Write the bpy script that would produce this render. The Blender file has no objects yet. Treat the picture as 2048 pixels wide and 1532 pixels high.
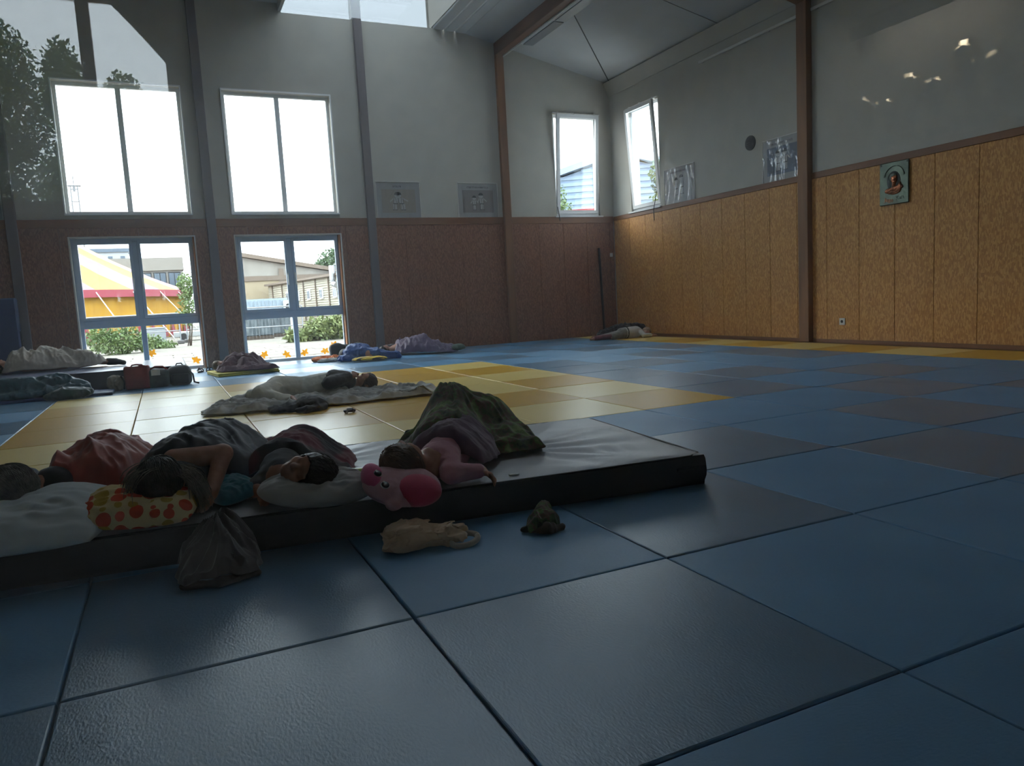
import bpy, bmesh, math, random
import numpy as np
from mathutils import Vector, Matrix, Euler

# ---------------------------------------------------------------- camera
scene = bpy.context.scene
COL = scene.collection
cam_data = bpy.data.cameras.new('camera')
cam_data.sensor_fit = 'HORIZONTAL'
cam_data.sensor_width = 36.0
cam_data.lens = 1491.7 / 2048 * 36.0
cam_data.clip_start = 0.02
cam_data.clip_end = 500
cam = bpy.data.objects.new('camera', cam_data)
COL.objects.link(cam)
yaw, pitch, roll = 0.4303645, -0.1140866, -0.0550304
fw = Vector((math.sin(yaw) * math.cos(pitch), math.cos(yaw) * math.cos(pitch), math.sin(pitch)))
rt = Vector((math.cos(yaw), -math.sin(yaw), 0))
up = rt.cross(fw)
rt2 = math.cos(roll) * rt + math.sin(roll) * up
up2 = -math.sin(roll) * rt + math.cos(roll) * up
m = Matrix((rt2, up2, -fw)).transposed().to_4x4()
m.translation = Vector((0.358, -2.257, 1.0134))
cam.matrix_world = m
scene.camera = cam

# ---------------------------------------------------------------- overcast sky
world = bpy.data.worlds.new('overcast_sky')
scene.world = world
world.use_nodes = True
wn = world.node_tree.nodes
bg = wn['Background']
bg.inputs[0].default_value = (0.87, 0.945, 1.0, 1)
bg.inputs[1].default_value = 1.0

# hazy low sun behind thin cloud, over the yard
sun_data = bpy.data.lights.new('hazy_sun', 'SUN')
sun_data.energy = .3
sun_data.angle = math.radians(25)
sun_data.color = (1.0, 0.93, 0.82)
sun = bpy.data.objects.new('hazy_sun', sun_data)
COL.objects.link(sun)
sun.rotation_euler = Vector((0.55, -0.62, -0.45)).to_track_quat('-Z', 'Y').to_euler()

scene.view_settings.view_transform = 'Standard'
scene.view_settings.look = 'None'
scene.view_settings.gamma = 1.0
scene.view_settings.use_curve_mapping = False
scene.view_settings.exposure = 3.12
scene.cycles.use_denoising = True
scene.cycles.max_bounces = 8
scene.cycles.diffuse_bounces = 4
scene.cycles.glossy_bounces = 3
scene.cycles.transparent_max_bounces = 12
scene.cycles.use_adaptive_sampling = True
scene.cycles.adaptive_threshold = 0.06
scene.cycles.caustics_reflective = False
scene.cycles.caustics_refractive = False

rng = random.Random(7)
nrng = np.random.default_rng(11)

# ---------------------------------------------------------------- helpers: objects
def tag(o, label=None, cat=None, group=None, kind=None):
    if label: o['label'] = label
    if cat: o['category'] = cat
    if group: o['group'] = group
    if kind: o['kind'] = kind
    return o

def empty(name, loc=(0, 0, 0), label=None, cat=None, group=None, kind=None, rz=0.0):
    o = bpy.data.objects.new(name, None)
    o.empty_display_size = 0.1
    o.location = loc
    o.rotation_euler = (0, 0, rz)
    COL.objects.link(o)
    return tag(o, label, cat, group, kind)

def link(name, me, material=None, parent=None, smooth=False):
    """One mesh object. Mesh data is in world space; a parent keeps it there."""
    o = bpy.data.objects.new(name, me)
    COL.objects.link(o)
    if material is not None and not me.materials:
        for mm in (material if isinstance(material, (list, tuple)) else [material]):
            me.materials.append(mm)
    if smooth:
        me.polygons.foreach_set('use_smooth', [True] * len(me.polygons))
    if parent is not None:
        o.parent = parent
        loc = parent.location
        p = parent.parent
        M = parent_world(parent)
        o.matrix_parent_inverse = M.inverted()
    return o

def parent_world(o):
    M = Matrix.LocRotScale(o.location, o.rotation_euler.to_quaternion(), o.scale)
    if o.parent is not None:
        M = parent_world(o.parent) @ o.matrix_parent_inverse @ M
    return M

def pydata(name, verts, faces):
    me = bpy.data.meshes.new(name)
    me.from_pydata([tuple(map(float, v)) for v in verts], [], [tuple(map(int, f)) for f in faces])
    me.update()
    return me

class MB:
    """collects shapes into one mesh"""
    def __init__(s): s.v = []; s.f = []; s.mi = []; s.cur = 0
    def add(s, verts, faces):
        n = len(s.v); s.v += [tuple(v) for v in verts]
        s.f += [tuple(i + n for i in f) for f in faces]
        s.mi += [s.cur] * len(faces)
        return s
    def box(s, x0, x1, y0, y1, z0, z1, M=None):
        vs = [(x, y, z) for x in (x0, x1) for y in (y0, y1) for z in (z0, z1)]
        if M is not None: vs = [M @ Vector(v) for v in vs]
        return s.add(vs, [(0, 1, 3, 2), (4, 6, 7, 5), (0, 4, 5, 1), (2, 3, 7, 6), (0, 2, 6, 4), (1, 5, 7, 3)])
    def bevbox(s, x0, x1, y0, y1, z0, z1, b, M=None):
        """box with chamfered edges"""
        vs = []
        for ax in range(3):
            for sx in (0, 1):
                for sy in (0, 1):
                    for sz in (0, 1):
                        p = [(x0, x1)[sx], (y0, y1)[sy], (z0, z1)[sz]]
                        sg = [1 - 2 * sx, 1 - 2 * sy, 1 - 2 * sz]
                        for a in range(3):
                            if a != ax: p[a] += sg[a] * b
                        vs.append(Vector(p))
        if M is not None: vs = [M @ v for v in vs]
        bm = bmesh.new()
        for v in vs: bm.verts.new(v)
        r = bmesh.ops.convex_hull(bm, input=bm.verts)
        bm.verts.index_update()
        fs = [[v.index for v in f.verts] for f in bm.faces]
        vv = [v.co.copy() for v in bm.verts]
        bm.free()
        return s.add(vv, fs)
    def tube(s, pts, r, n=8, cap=True, r2=None):
        pts = [Vector(p) for p in pts]
        rings = []
        up0 = Vector((0, 0, 1))
        for i, p in enumerate(pts):
            t = (pts[min(i + 1, len(pts) - 1)] - pts[max(i - 1, 0)]).normalized()
            u = up0 if abs(t.dot(up0)) < .95 else Vector((1, 0, 0))
            a = t.cross(u).normalized(); b = t.cross(a).normalized()
            rr = r[i] if isinstance(r, (list, tuple)) else (r if r2 is None else r + (r2 - r) * i / (len(pts) - 1))
            rings.append([p + a * rr * math.cos(2 * math.pi * k / n) + b * rr * math.sin(2 * math.pi * k / n) for k in range(n)])
        vs = [v for ring in rings for v in ring]; fs = []
        for i in range(len(pts) - 1):
            for k in range(n):
                fs.append((i * n + k, i * n + (k + 1) % n, (i + 1) * n + (k + 1) % n, (i + 1) * n + k))
        if cap:
            fs.append(tuple(range(n))[::-1]); fs.append(tuple((len(pts) - 1) * n + k for k in range(n)))
        return s.add(vs, fs)
    def prism(s, poly, axis, a0, a1, M=None):
        """extrude 2-D polygon along axis ('x','y','z') from a0 to a1"""
        def P(u, v, a):
            return {'x': (a, u, v), 'y': (u, a, v), 'z': (u, v, a)}[axis]
        n = len(poly)
        vs = [P(u, v, a0) for u, v in poly] + [P(u, v, a1) for u, v in poly]
        if M is not None: vs = [M @ Vector(v) for v in vs]
        fs = [tuple(range(n))[::-1], tuple(range(n, 2 * n))] + [(i, (i + 1) % n, n + (i + 1) % n, n + i) for i in range(n)]
        return s.add(vs, fs)
    def disc(s, c, r, axis='x', th=0.01, n=20, ry=None):
        ry = ry or r
        poly = [(r * math.cos(2 * math.pi * k / n), ry * math.sin(2 * math.pi * k / n)) for k in range(n)]
        M = Matrix.Translation(Vector(c))
        return s.prism(poly, axis, -th / 2, th / 2, M)
    def mesh(s, name):
        me = pydata(name, s.v, s.f)
        bm = bmesh.new(); bm.from_mesh(me)
        bmesh.ops.recalc_face_normals(bm, faces=bm.faces)
        bm.to_mesh(me); bm.free()
        if any(s.mi): me.polygons.foreach_set('material_index', s.mi)
        return me
    def build(s, name, material, parent=None, smooth=False):
        return link(name, s.mesh(name), material, parent, smooth)

def box(name, x0, x1, y0, y1, z0, z1, material, parent=None, bev=0.0):
    b = MB()
    if bev: b.bevbox(x0, x1, y0, y1, z0, z1, bev)
    else: b.box(x0, x1, y0, y1, z0, z1)
    return b.build(name, material, parent)

# ---------------------------------------------------------------- helpers: noise
_perm = nrng.permutation(4096)
_rnd = nrng.random(4096)
def _h(ix, iy, iz):
    return _rnd[_perm[(_perm[(_perm[ix & 4095] + iy) & 4095] + iz) & 4095]]
def vnoise(x, y, z=0.0):
    x, y, z = np.broadcast_arrays(np.asarray(x, float), np.asarray(y, float), np.asarray(z, float))
    ix = np.floor(x).astype(int); iy = np.floor(y).astype(int); iz = np.floor(z).astype(int)
    fx = x - ix; fy = y - iy; fz = z - iz
    fx = fx * fx * (3 - 2 * fx); fy = fy * fy * (3 - 2 * fy); fz = fz * fz * (3 - 2 * fz)
    r = 0
    for a in (0, 1):
        for b in (0, 1):
            for c in (0, 1):
                w = (fx if a else 1 - fx) * (fy if b else 1 - fy) * (fz if c else 1 - fz)
                r = r + w * _h(ix + a, iy + b, iz + c)
    return r * 2 - 1
def ridge(x, y, z=0.0):
    return 1 - 2 * np.abs(vnoise(x, y, z))

# ---------------------------------------------------------------- helpers: distance-field modelling
def cap(a, b, ra, rb=None):
    return ('cap', np.array(a, float), np.array(b, float), float(ra), float(ra if rb is None else rb))
def ell(c, r, R=None):
    return ('ell', np.array(c, float), np.array(r, float), None if R is None else np.array(R, float))
def rbox(c, hs, r, R=None):
    return ('box', np.array(c, float), np.array(hs, float), float(r), None if R is None else np.array(R, float))

def _pd(p, X, Y, Z):
    if p[0] == 'cap':
        a, b, ra, rb = p[1:]
        d = b - a; L = max(float(d @ d), 1e-9)
        t = np.clip(((X - a[0]) * d[0] + (Y - a[1]) * d[1] + (Z - a[2]) * d[2]) / L, 0, 1)
        return np.sqrt((X - a[0] - t * d[0]) ** 2 + (Y - a[1] - t * d[1]) ** 2 + (Z - a[2] - t * d[2]) ** 2) - (ra + (rb - ra) * t)
    if p[0] == 'ell':
        c, r, R = p[1:]
        x, y, z = X - c[0], Y - c[1], Z - c[2]
        if R is not None:   # rows of R: local axes
            x, y, z = R[0, 0] * x + R[0, 1] * y + R[0, 2] * z, R[1, 0] * x + R[1, 1] * y + R[1, 2] * z, R[2, 0] * x + R[2, 1] * y + R[2, 2] * z
        k0 = np.sqrt((x / r[0]) ** 2 + (y / r[1]) ** 2 + (z / r[2]) ** 2) + 1e-9
        k1 = np.sqrt((x / r[0] ** 2) ** 2 + (y / r[1] ** 2) ** 2 + (z / r[2] ** 2) ** 2) + 1e-9
        return k0 * (k0 - 1) / k1
    c, hs, r, R = p[1:]
    x, y, z = X - c[0], Y - c[1], Z - c[2]
    if R is not None:
        x, y, z = R[0, 0] * x + R[0, 1] * y + R[0, 2] * z, R[1, 0] * x + R[1, 1] * y + R[1, 2] * z, R[2, 0] * x + R[2, 1] * y + R[2, 2] * z
    qx, qy, qz = np.abs(x) - hs[0] + r, np.abs(y) - hs[1] + r, np.abs(z) - hs[2] + r
    return np.sqrt(np.maximum(qx, 0) ** 2 + np.maximum(qy, 0) ** 2 + np.maximum(qz, 0) ** 2) + np.minimum(np.maximum(qx, np.maximum(qy, qz)), 0) - r

def _bb(p):
    if p[0] == 'cap':
        r = max(p[3], p[4]); return np.minimum(p[1], p[2]) - r, np.maximum(p[1], p[2]) + r
    r = np.linalg.norm(p[2]) if p[3 if p[0] == 'ell' else 4] is not None else p[2]
    return p[1] - r, p[1] + r

def sdf_mesh(name, prims, h=0.008, k=0.02, cut=(), disp=None, floor=None):
    """surface of a smooth union of primitives (cut: smooth subtraction); disp(X,Y,Z) adds relief; floor: flat lower limit"""
    lo = np.min([_bb(p)[0] for p in prims], 0) - 3 * h - k
    hi = np.max([_bb(p)[1] for p in prims], 0) + 3 * h + k
    n = np.ceil((hi - lo) / h).astype(int) + 1
    ax = [lo[i] + h * np.arange(n[i]) for i in range(3)]
    V = np.full(tuple(n), 1.0)
    for p in prims:
        a, b = _bb(p); a = a - k * 2 - 2 * h; b = b + k * 2 + 2 * h
        s = [slice(max(0, int((a[i] - lo[i]) / h)), min(n[i], int((b[i] - lo[i]) / h) + 2)) for i in range(3)]
        X, Y, Z = np.meshgrid(ax[0][s[0]], ax[1][s[1]], ax[2][s[2]], indexing='ij', sparse=True)
        d = _pd(p, X, Y, Z); w = V[s[0], s[1], s[2]]
        hh = np.clip(0.5 + 0.5 * (w - d) / k, 0, 1)
        V[s[0], s[1], s[2]] = w + (d - w) * hh - k * hh * (1 - hh)
    for p in cut:
        a, b = _bb(p); a = a - k - 2 * h; b = b + k + 2 * h
        s = [slice(max(0, int((a[i] - lo[i]) / h)), min(n[i], int((b[i] - lo[i]) / h) + 2)) for i in range(3)]
        if any(q.start >= q.stop for q in s): continue
        X, Y, Z = np.meshgrid(ax[0][s[0]], ax[1][s[1]], ax[2][s[2]], indexing='ij', sparse=True)
        V[s[0], s[1], s[2]] = np.maximum(V[s[0], s[1], s[2]], -_pd(p, X, Y, Z))
    if disp is not None:
        X, Y, Z = np.meshgrid(*ax, indexing='ij')
        near = np.abs(V) < 0.06
        V[near] -= disp(X[near], Y[near], Z[near])
    if floor is not None:
        Z = ax[2][None, None, :]
        V = np.maximum(V, floor - Z)
    S = V < 0
    nx, ny, nz = n
    cnt = np.zeros((nx - 1, ny - 1, nz - 1)); acc = np.zeros((nx - 1, ny - 1, nz - 1, 3))
    offs = [(0, 0, 0), (1, 0, 0), (0, 1, 0), (1, 1, 0), (0, 0, 1), (1, 0, 1), (0, 1, 1), (1, 1, 1)]
    edges = [(0, 1), (2, 3), (4, 5), (6, 7), (0, 2), (1, 3), (4, 6), (5, 7), (0, 4), (1, 5), (2, 6), (3, 7)]
    def sub(A, o): return A[o[0]:nx - 1 + o[0], o[1]:ny - 1 + o[1], o[2]:nz - 1 + o[2]]
    for e0, e1 in edges:
        o0, o1 = offs[e0], offs[e1]
        mk = sub(S, o0) != sub(S, o1)
        if not mk.any(): continue
        v0 = sub(V, o0)[mk]; v1 = sub(V, o1)[mk]
        t = (v0 / (v0 - v1))[:, None]
        acc[mk] += np.array(o0) + t * (np.array(o1) - np.array(o0)); cnt[mk] += 1
    act = cnt > 0
    idx = -np.ones(act.shape, int); idx[act] = np.arange(act.sum())
    ii = np.argwhere(act)
    P = lo + h * (ii + acc[act] / cnt[act][:, None])
    quads = []
    for a in range(3):
        b, c = (a + 1) % 3, (a + 2) % 3
        s0 = [slice(None)] * 3; s1 = [slice(None)] * 3
        s0[a] = slice(0, -1); s1[a] = slice(1, None)
        ch = S[tuple(s0)] != S[tuple(s1)]
        g = np.argwhere(ch)
        if not len(g): continue
        ok = (g[:, b] > 0) & (g[:, c] > 0) & (g[:, b] < n[b] - 1) & (g[:, c] < n[c] - 1)
        g = g[ok]
        def cell(db, dc):
            q = g.copy(); q[:, b] -= db; q[:, c] -= dc
            return idx[q[:, 0], q[:, 1], q[:, 2]]
        q = np.stack([cell(1, 1), cell(0, 1), cell(0, 0), cell(1, 0)], 1)
        ins = S[g[:, 0], g[:, 1], g[:, 2]]
        q[~ins] = q[~ins][:, ::-1]
        quads.append(q)
    F = np.concatenate(quads)
    F = F[(F >= 0).all(1)]
    me = bpy.data.meshes.new(name)
    me.vertices.add(len(P)); me.vertices.foreach_set('co', P.astype(np.float32).ravel())
    me.loops.add(4 * len(F)); me.loops.foreach_set('vertex_index', F.astype(np.int32).ravel())
    me.polygons.add(len(F)); me.polygons.foreach_set('loop_start', (np.arange(len(F)) * 4).astype(np.int32))
    me.update(calc_edges=True); me.validate()
    me.polygons.foreach_set('use_smooth', [True] * len(me.polygons))
    return me

def paint_zones(me, mats, fn):
    """material index per face from its centre"""
    for mm in mats: me.materials.append(mm)
    c = np.empty(len(me.polygons) * 3); me.polygons.foreach_get('center', c); c = c.reshape(-1, 3)
    me.polygons.foreach_set('material_index', np.asarray(fn(c[:, 0], c[:, 1], c[:, 2]), dtype=np.int32))

# ---------------------------------------------------------------- helpers: cloth
def drape(name, corners, supports, material, base=0.0, nu=110, nv=90, wide=2.0, fold=0.012, fscale=9.0, fdir=(1, .25),
          wob=0.03, th=0.012, seed=0.0, edge=0.006, sharp=2.4, rough=0.003, parent=None, edge_fade=0.06, lift=0.0, radial=None):
    """blanket lying over `supports` (cap prims) on a surface at height `base`"""
    u = np.linspace(0, 1, nu)[:, None]; v = np.linspace(0, 1, nv)[None, :]
    c = np.array(corners, float)
    U_, V_ = 2 * u - 1 + 0 * v, 2 * v - 1 + 0 * u
    u_, v_ = (U_ * np.sqrt(1 - .24 * V_ ** 2) * 1.03 + 1) / 2, (V_ * np.sqrt(1 - .24 * U_ ** 2) * 1.03 + 1) / 2     # rounded corners
    if len(c) == 4: XY = [(1 - u_) * (1 - v_) * c[0][i] + u_ * (1 - v_) * c[1][i] + u_ * v_ * c[2][i] + (1 - u_) * v_ * c[3][i] for i in (0, 1)]
    x, y = XY
    eu = np.minimum(u, 1 - u) + 0 * v; ev = np.minimum(v, 1 - v) + 0 * u
    e = np.minimum(eu, ev)
    # ragged outline, rounded corners
    x = x + wob * vnoise(u * 4 + seed, v * 4, 3.1 + seed) + wob * .4 * vnoise(u * 13, v * 13 + seed, 5.7)
    y = y + wob * vnoise(u * 4 - seed, v * 4 + 9, 7.7) + wob * .4 * vnoise(u * 13 + seed, v * 13, 1.3)
    z = np.zeros_like(x)
    for p in supports:
        a, b, ra, rb = p[1:]
        d = b[:2] - a[:2]; L = max(float(d @ d), 1e-9)
        t = np.clip(((x - a[0]) * d[0] + (y - a[1]) * d[1]) / L, 0, 1)
        dist = np.sqrt((x - a[0] - t * d[0]) ** 2 + (y - a[1] - t * d[1]) ** 2)
        r = ra + (rb - ra) * t
        top = a[2] + (b[2] - a[2]) * t + r - base
        s = dist / (r * wide)
        q = top * np.exp(-0.9 * s ** sharp)
        z = np.maximum(z, q) + 0.015 * np.exp(-((z - q) / 0.03) ** 2)
    fx, fy = fdir; nrm = math.hypot(fx, fy); fx /= nrm; fy /= nrm
    s1 = (x * fx + y * fy) * fscale; s2 = (-x * fy + y * fx) * fscale * 0.28
    if radial is not None:
        rx_, ry_, rk = radial; an_ = np.arctan2(y - ry_, x - rx_); rr_ = np.hypot(x - rx_, y - ry_)
        s1 = an_ * rk + 1.2 * vnoise(x * 6, y * 6, seed); s2 = rr_ * 3
    wv = ridge(s1 + .6 * vnoise(x * 5, y * 5, seed), s2, seed)
    wv2 = ridge(s1 * 2.3 + 7 + .8 * vnoise(x * 9, y * 9, seed + 2), s2 * 3.2, seed + 4)
    wv3 = ridge(x * fscale * 3.1, y * fscale * 3.1, seed + 8)
    amp = np.clip(e / edge_fade, 0.15, 1)
    z = z + fold * 1.25 * amp * (wv * .75 + .45 * wv2 + .16 * wv3 + .4) + rough * vnoise(x * 40, y * 40, seed)
    z = np.maximum(z, 0) * np.clip(e / edge_fade + .25, 0, 1) ** .35 + edge + lift
    z = base + z
    P = np.stack([x, y, z], -1).reshape(-1, 3)
    I = np.arange(nu * nv).reshape(nu, nv)
    F = np.stack([I[:-1, :-1], I[1:, :-1], I[1:, 1:], I[:-1, 1:]], -1).reshape(-1, 4)
    me = pydata(name, P, F)
    o = link(name, me, material, parent, smooth=True)
    md = o.modifiers.new('thick', 'SOLIDIFY'); md.thickness = th; md.offset = -1
    return o

def pillow_mesh(name, w, d, h, M, n=3.2, dents=(), crease=0.004, seed=0.0, N=44, rnd=.25):
    vs = []; fs = []
    g = np.linspace(-1, 1, N)
    U, Vv = np.meshgrid(g, g, indexing='ij')
    pin = 1 - 0.10 * (1 - np.abs(U) ** 2) * np.abs(Vv) ** 2
    X = U * w / 2 * np.sqrt(1 - rnd * Vv ** 2) / math.sqrt(1 - rnd * .3); Y = Vv * d / 2 * np.sqrt(1 - rnd * U ** 2) / math.sqrt(1 - rnd * .3)
    H = (h / 2) * (1 - np.abs(U) ** n) ** .55 * (1 - np.abs(Vv) ** n) ** .55
    cr = crease * (ridge(U * 3.5 + seed, Vv * 3.5, seed) + vnoise(U * 9, Vv * 9, seed))
    edge = (1 - np.abs(U) ** 6) * (1 - np.abs(Vv) ** 6)
    top = H + cr * edge
    for (cx, cy, r, dep) in dents:
        top = top - dep * np.exp(-(((X - cx) ** 2 + (Y - cy) ** 2) / r ** 2))
    bot = -H * .55
    top = np.maximum(top, bot + .004 * edge)
    A = np.arange(N * N).reshape(N, N)
    V1 = np.stack([X, Y, top], -1).reshape(-1, 3); V2 = np.stack([X, Y, bot], -1).reshape(-1, 3)
    P = np.concatenate([V1, V2])
    F1 = np.stack([A[:-1, :-1], A[1:, :-1], A[1:, 1:], A[:-1, 1:]], -1).reshape(-1, 4)
    F2 = F1[:, ::-1] + N * N
    M = np.array(M); P = P @ M[:3, :3].T + M[:3, 3]
    me = pydata(name, P, np.concatenate([F1, F2]))
    bm = bmesh.new(); bm.from_mesh(me); bmesh.ops.remove_doubles(bm, verts=bm.verts, dist=0.0008)
    bmesh.ops.recalc_face_normals(bm, faces=bm.faces); bm.to_mesh(me); bm.free()
    me.polygons.foreach_set('use_smooth', [True] * len(me.polygons))
    return me

def TR(loc, rx=0, ry=0, rz=0):
    return Matrix.Translation(Vector(loc)) @ Euler((math.radians(rx), math.radians(ry), math.radians(rz)), 'XYZ').to_matrix().to_4x4()
# ---------------------------------------------------------------- materials
def lin(c):
    c = np.array(c, float) / 255
    c = np.where(c <= .04045, c / 12.92, ((c + .055) / 1.055) ** 2.4)
    return (float(c[0]), float(c[1]), float(c[2]), 1.0)

def mat(name, col, rough=.6, col2=None, scale=6.0, stretch=(1, 1, 1), bump=None, metal=0.0, spec=.5, sheen=0.0, detail=4.0, lo=.35, hi=.65, coat=0.0):
    """col/col2 mixed by noise; bump=(scale, strength, stretch)"""
    mt = bpy.data.materials.new(name); mt.use_nodes = True
    nt = mt.node_tree; N = nt.nodes; L = nt.links
    b = N['Principled BSDF']
    b.inputs['Base Color'].default_value = lin(col)
    b.inputs['Roughness'].default_value = rough
    b.inputs['Metallic'].default_value = metal
    b.inputs['Specular IOR Level'].default_value = spec
    if sheen: b.inputs['Sheen Weight'].default_value = sheen
    if coat: b.inputs['Coat Weight'].default_value = coat
    tc = N.new('ShaderNodeTexCoord')
    def noise(sc, st, det=detail):
        mp = N.new('ShaderNodeMapping'); mp.inputs['Scale'].default_value = st
        L.new(tc.outputs['Object'], mp.inputs['Vector'])
        nz = N.new('ShaderNodeTexNoise'); nz.inputs['Scale'].default_value = sc; nz.inputs['Detail'].default_value = det
        L.new(mp.outputs[0], nz.inputs['Vector'])
        return nz
    if col2 is not None:
        nz = noise(scale, stretch)
        rp = N.new('ShaderNodeValToRGB')
        rp.color_ramp.elements[0].position = lo; rp.color_ramp.elements[0].color = lin(col)
        rp.color_ramp.elements[1].position = hi; rp.color_ramp.elements[1].color = lin(col2)
        L.new(nz.outputs['Fac'], rp.inputs['Fac']); L.new(rp.outputs['Color'], b.inputs['Base Color'])
    if bump is not None:
        nz = noise(bump[0], bump[2] if len(bump) > 2 else (1, 1, 1), 3.0)
        bp = N.new('ShaderNodeBump'); bp.inputs['Strength'].default_value = bump[1]
        bp.inputs['Distance'].default_value = bump[3] if len(bump) > 3 else 0.01
        L.new(nz.outputs['Fac'], bp.inputs['Height']); L.new(bp.outputs['Normal'], b.inputs['Normal'])
    return mt

def glass(name, tint=(1, 1, 1), gloss=.05, rough=0.0):
    mt = bpy.data.materials.new(name); mt.use_nodes = True
    nt = mt.node_tree; N = nt.nodes; L = nt.links
    N.remove(N['Principled BSDF']); out = N['Material Output']
    t = N.new('ShaderNodeBsdfTransparent'); t.inputs[0].default_value = (*tint, 1)
    g = N.new('ShaderNodeBsdfGlossy'); g.inputs['Roughness'].default_value = rough
    mx = N.new('ShaderNodeMixShader'); mx.inputs[0].default_value = gloss
    L.new(t.outputs[0], mx.inputs[1]); L.new(g.outputs[0], mx.inputs[2]); L.new(mx.outputs[0], out.inputs[0])
    return mt

def osb(name, dark, mid, light, rough=.55):
    """pressed wood-flake board"""
    mt = bpy.data.materials.new(name); mt.use_nodes = True
    nt = mt.node_tree; N = nt.nodes; L = nt.links; b = N['Principled BSDF']
    tc = N.new('ShaderNodeTexCoord')
    mp = N.new('ShaderNodeMapping'); mp.inputs['Scale'].default_value = (64, 64, 22)
    L.new(tc.outputs['Object'], mp.inputs['Vector'])
    wz = N.new('ShaderNodeTexNoise'); wz.inputs['Scale'].default_value = 3
    L.new(tc.outputs['Object'], wz.inputs['Vector'])
    ad = N.new('ShaderNodeVectorMath'); ad.operation = 'MULTIPLY_ADD'
    L.new(wz.outputs['Color'], ad.inputs[0]); ad.inputs[1].default_value = (1.6, 1.6, 1.6); L.new(mp.outputs[0], ad.inputs[2])
    vo = N.new('ShaderNodeTexVoronoi'); vo.inputs['Scale'].default_value = 1.0
    L.new(ad.outputs[0], vo.inputs['Vector'])
    sp = N.new('ShaderNodeSeparateColor'); L.new(vo.outputs['Color'], sp.inputs[0])
    n2 = N.new('ShaderNodeTexNoise'); n2.inputs['Scale'].default_value = 60
    L.new(mp.outputs[0], n2.inputs['Vector']); n2.inputs['Detail'].default_value = 2
    mxv = N.new('ShaderNodeMath'); mxv.operation = 'MULTIPLY_ADD'; L.new(n2.outputs['Fac'], mxv.inputs[0]); mxv.inputs[1].default_value = .35
    L.new(sp.outputs[0], mxv.inputs[2])
    rp = N.new('ShaderNodeValToRGB'); el = rp.color_ramp.elements
    el[0].position = .15; el[0].color = lin(dark); el[1].position = 1.2 if False else 1.0; el[1].color = lin(light)
    e = el.new(.6); e.color = lin(mid)
    L.new(mxv.outputs[0], rp.inputs['Fac']); L.new(rp.outputs['Color'], b.inputs['Base Color'])
    b.inputs['Roughness'].default_value = rough
    bp = N.new('ShaderNodeBump'); bp.inputs['Strength'].default_value = .15; bp.inputs['Distance'].default_value = .004
    L.new(sp.outputs[1], bp.inputs['Height']); L.new(bp.outputs['Normal'], b.inputs['Normal'])
    return mt

def ramp_mat(name, cols, scale=6, rough=.8, stretch=(1, 1, 1), detail=3, bump=None, const=True):
    mt = mat(name, cols[0][1], rough, bump=bump, sheen=.2)
    nt = mt.node_tree; N = nt.nodes; L = nt.links; b = N['Principled BSDF']
    tc = N.new('ShaderNodeTexCoord'); mp = N.new('ShaderNodeMapping'); mp.inputs['Scale'].default_value = stretch
    L.new(tc.outputs['Object'], mp.inputs['Vector'])
    nz = N.new('ShaderNodeTexNoise'); nz.inputs['Scale'].default_value = scale; nz.inputs['Detail'].default_value = detail
    L.new(mp.outputs[0], nz.inputs['Vector'])
    rp = N.new('ShaderNodeValToRGB'); el = rp.color_ramp.elements
    if const: rp.color_ramp.interpolation = 'EASE'
    el[0].position = cols[0][0]; el[0].color = lin(cols[0][1]); el[1].position = cols[-1][0]; el[1].color = lin(cols[-1][1])
    for p_, c_ in cols[1:-1]:
        e = el.new(p_); e.color = lin(c_)
    L.new(nz.outputs['Fac'], rp.inputs['Fac']); L.new(rp.outputs['Color'], b.inputs['Base Color'])
    return mt

M_ = {}
M_['white_wall'] = mat('painted_plaster', (188, 185, 175), .85, (182, 179, 170), 3, bump=(220, .08))
M_['ceiling'] = mat('ceiling_board', (188, 190, 190), .8, (182, 184, 185), 2)
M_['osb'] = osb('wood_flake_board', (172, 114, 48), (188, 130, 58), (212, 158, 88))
M_['osb_shaded'] = osb('wood_flake_board_shaded', (116, 72, 50), (130, 84, 58), (150, 104, 76), .6)  # same board on the back wall, its shade put into darker colours
M_['beam'] = mat('glulam_timber', (142, 98, 60), .55, (112, 74, 44), 5, (1, 1, .12), bump=(60, .1, (1, 1, .1)))
M_['beam_y'] = mat('glulam_timber_long', (122, 84, 54), .55, (98, 64, 40), 5, (1, .12, 1))
M_['hazed_post'] = mat('hazed_timber_post', (120, 112, 112), .6, (108, 100, 102), 3, (1, 1, .2))  # timber posts on the left, greying by haze put into the colour
M_['rail'] = mat('timber_rail', (134, 88, 52), .5, (110, 70, 40), 5, (.15, .15, 1))
M_['white_frame'] = mat('white_window_frame', (232, 234, 236), .35)
M_['blue_frame'] = mat('blue_grey_window_frame', (190, 206, 224), .4, (184, 200, 220), 3)
M_['reveal'] = mat('window_reveal', (206, 202, 194), .6)
M_['reveal_wood'] = mat('wooden_reveal', (170, 110, 60), .5, (150, 92, 48), 6, (1, 1, .2))
M_['glass'] = glass('window_glass', (.93, .96, .97), .05)
M_['poly'] = glass('translucent_lantern_glazing', (.46, .48, .50), .04)
M_['poly_end'] = glass('translucent_end_glazing', (.32, .335, .345), .04)
M_['black'] = mat('black_plastic', (20, 20, 22), .5)
M_['white_plastic'] = mat('white_plastic', (215, 215, 212), .4)
M_['steel'] = mat('brushed_steel', (170, 170, 172), .3, metal=.8)
M_['subfloor'] = mat('dark_underlay', (14, 16, 20), .9)

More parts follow.
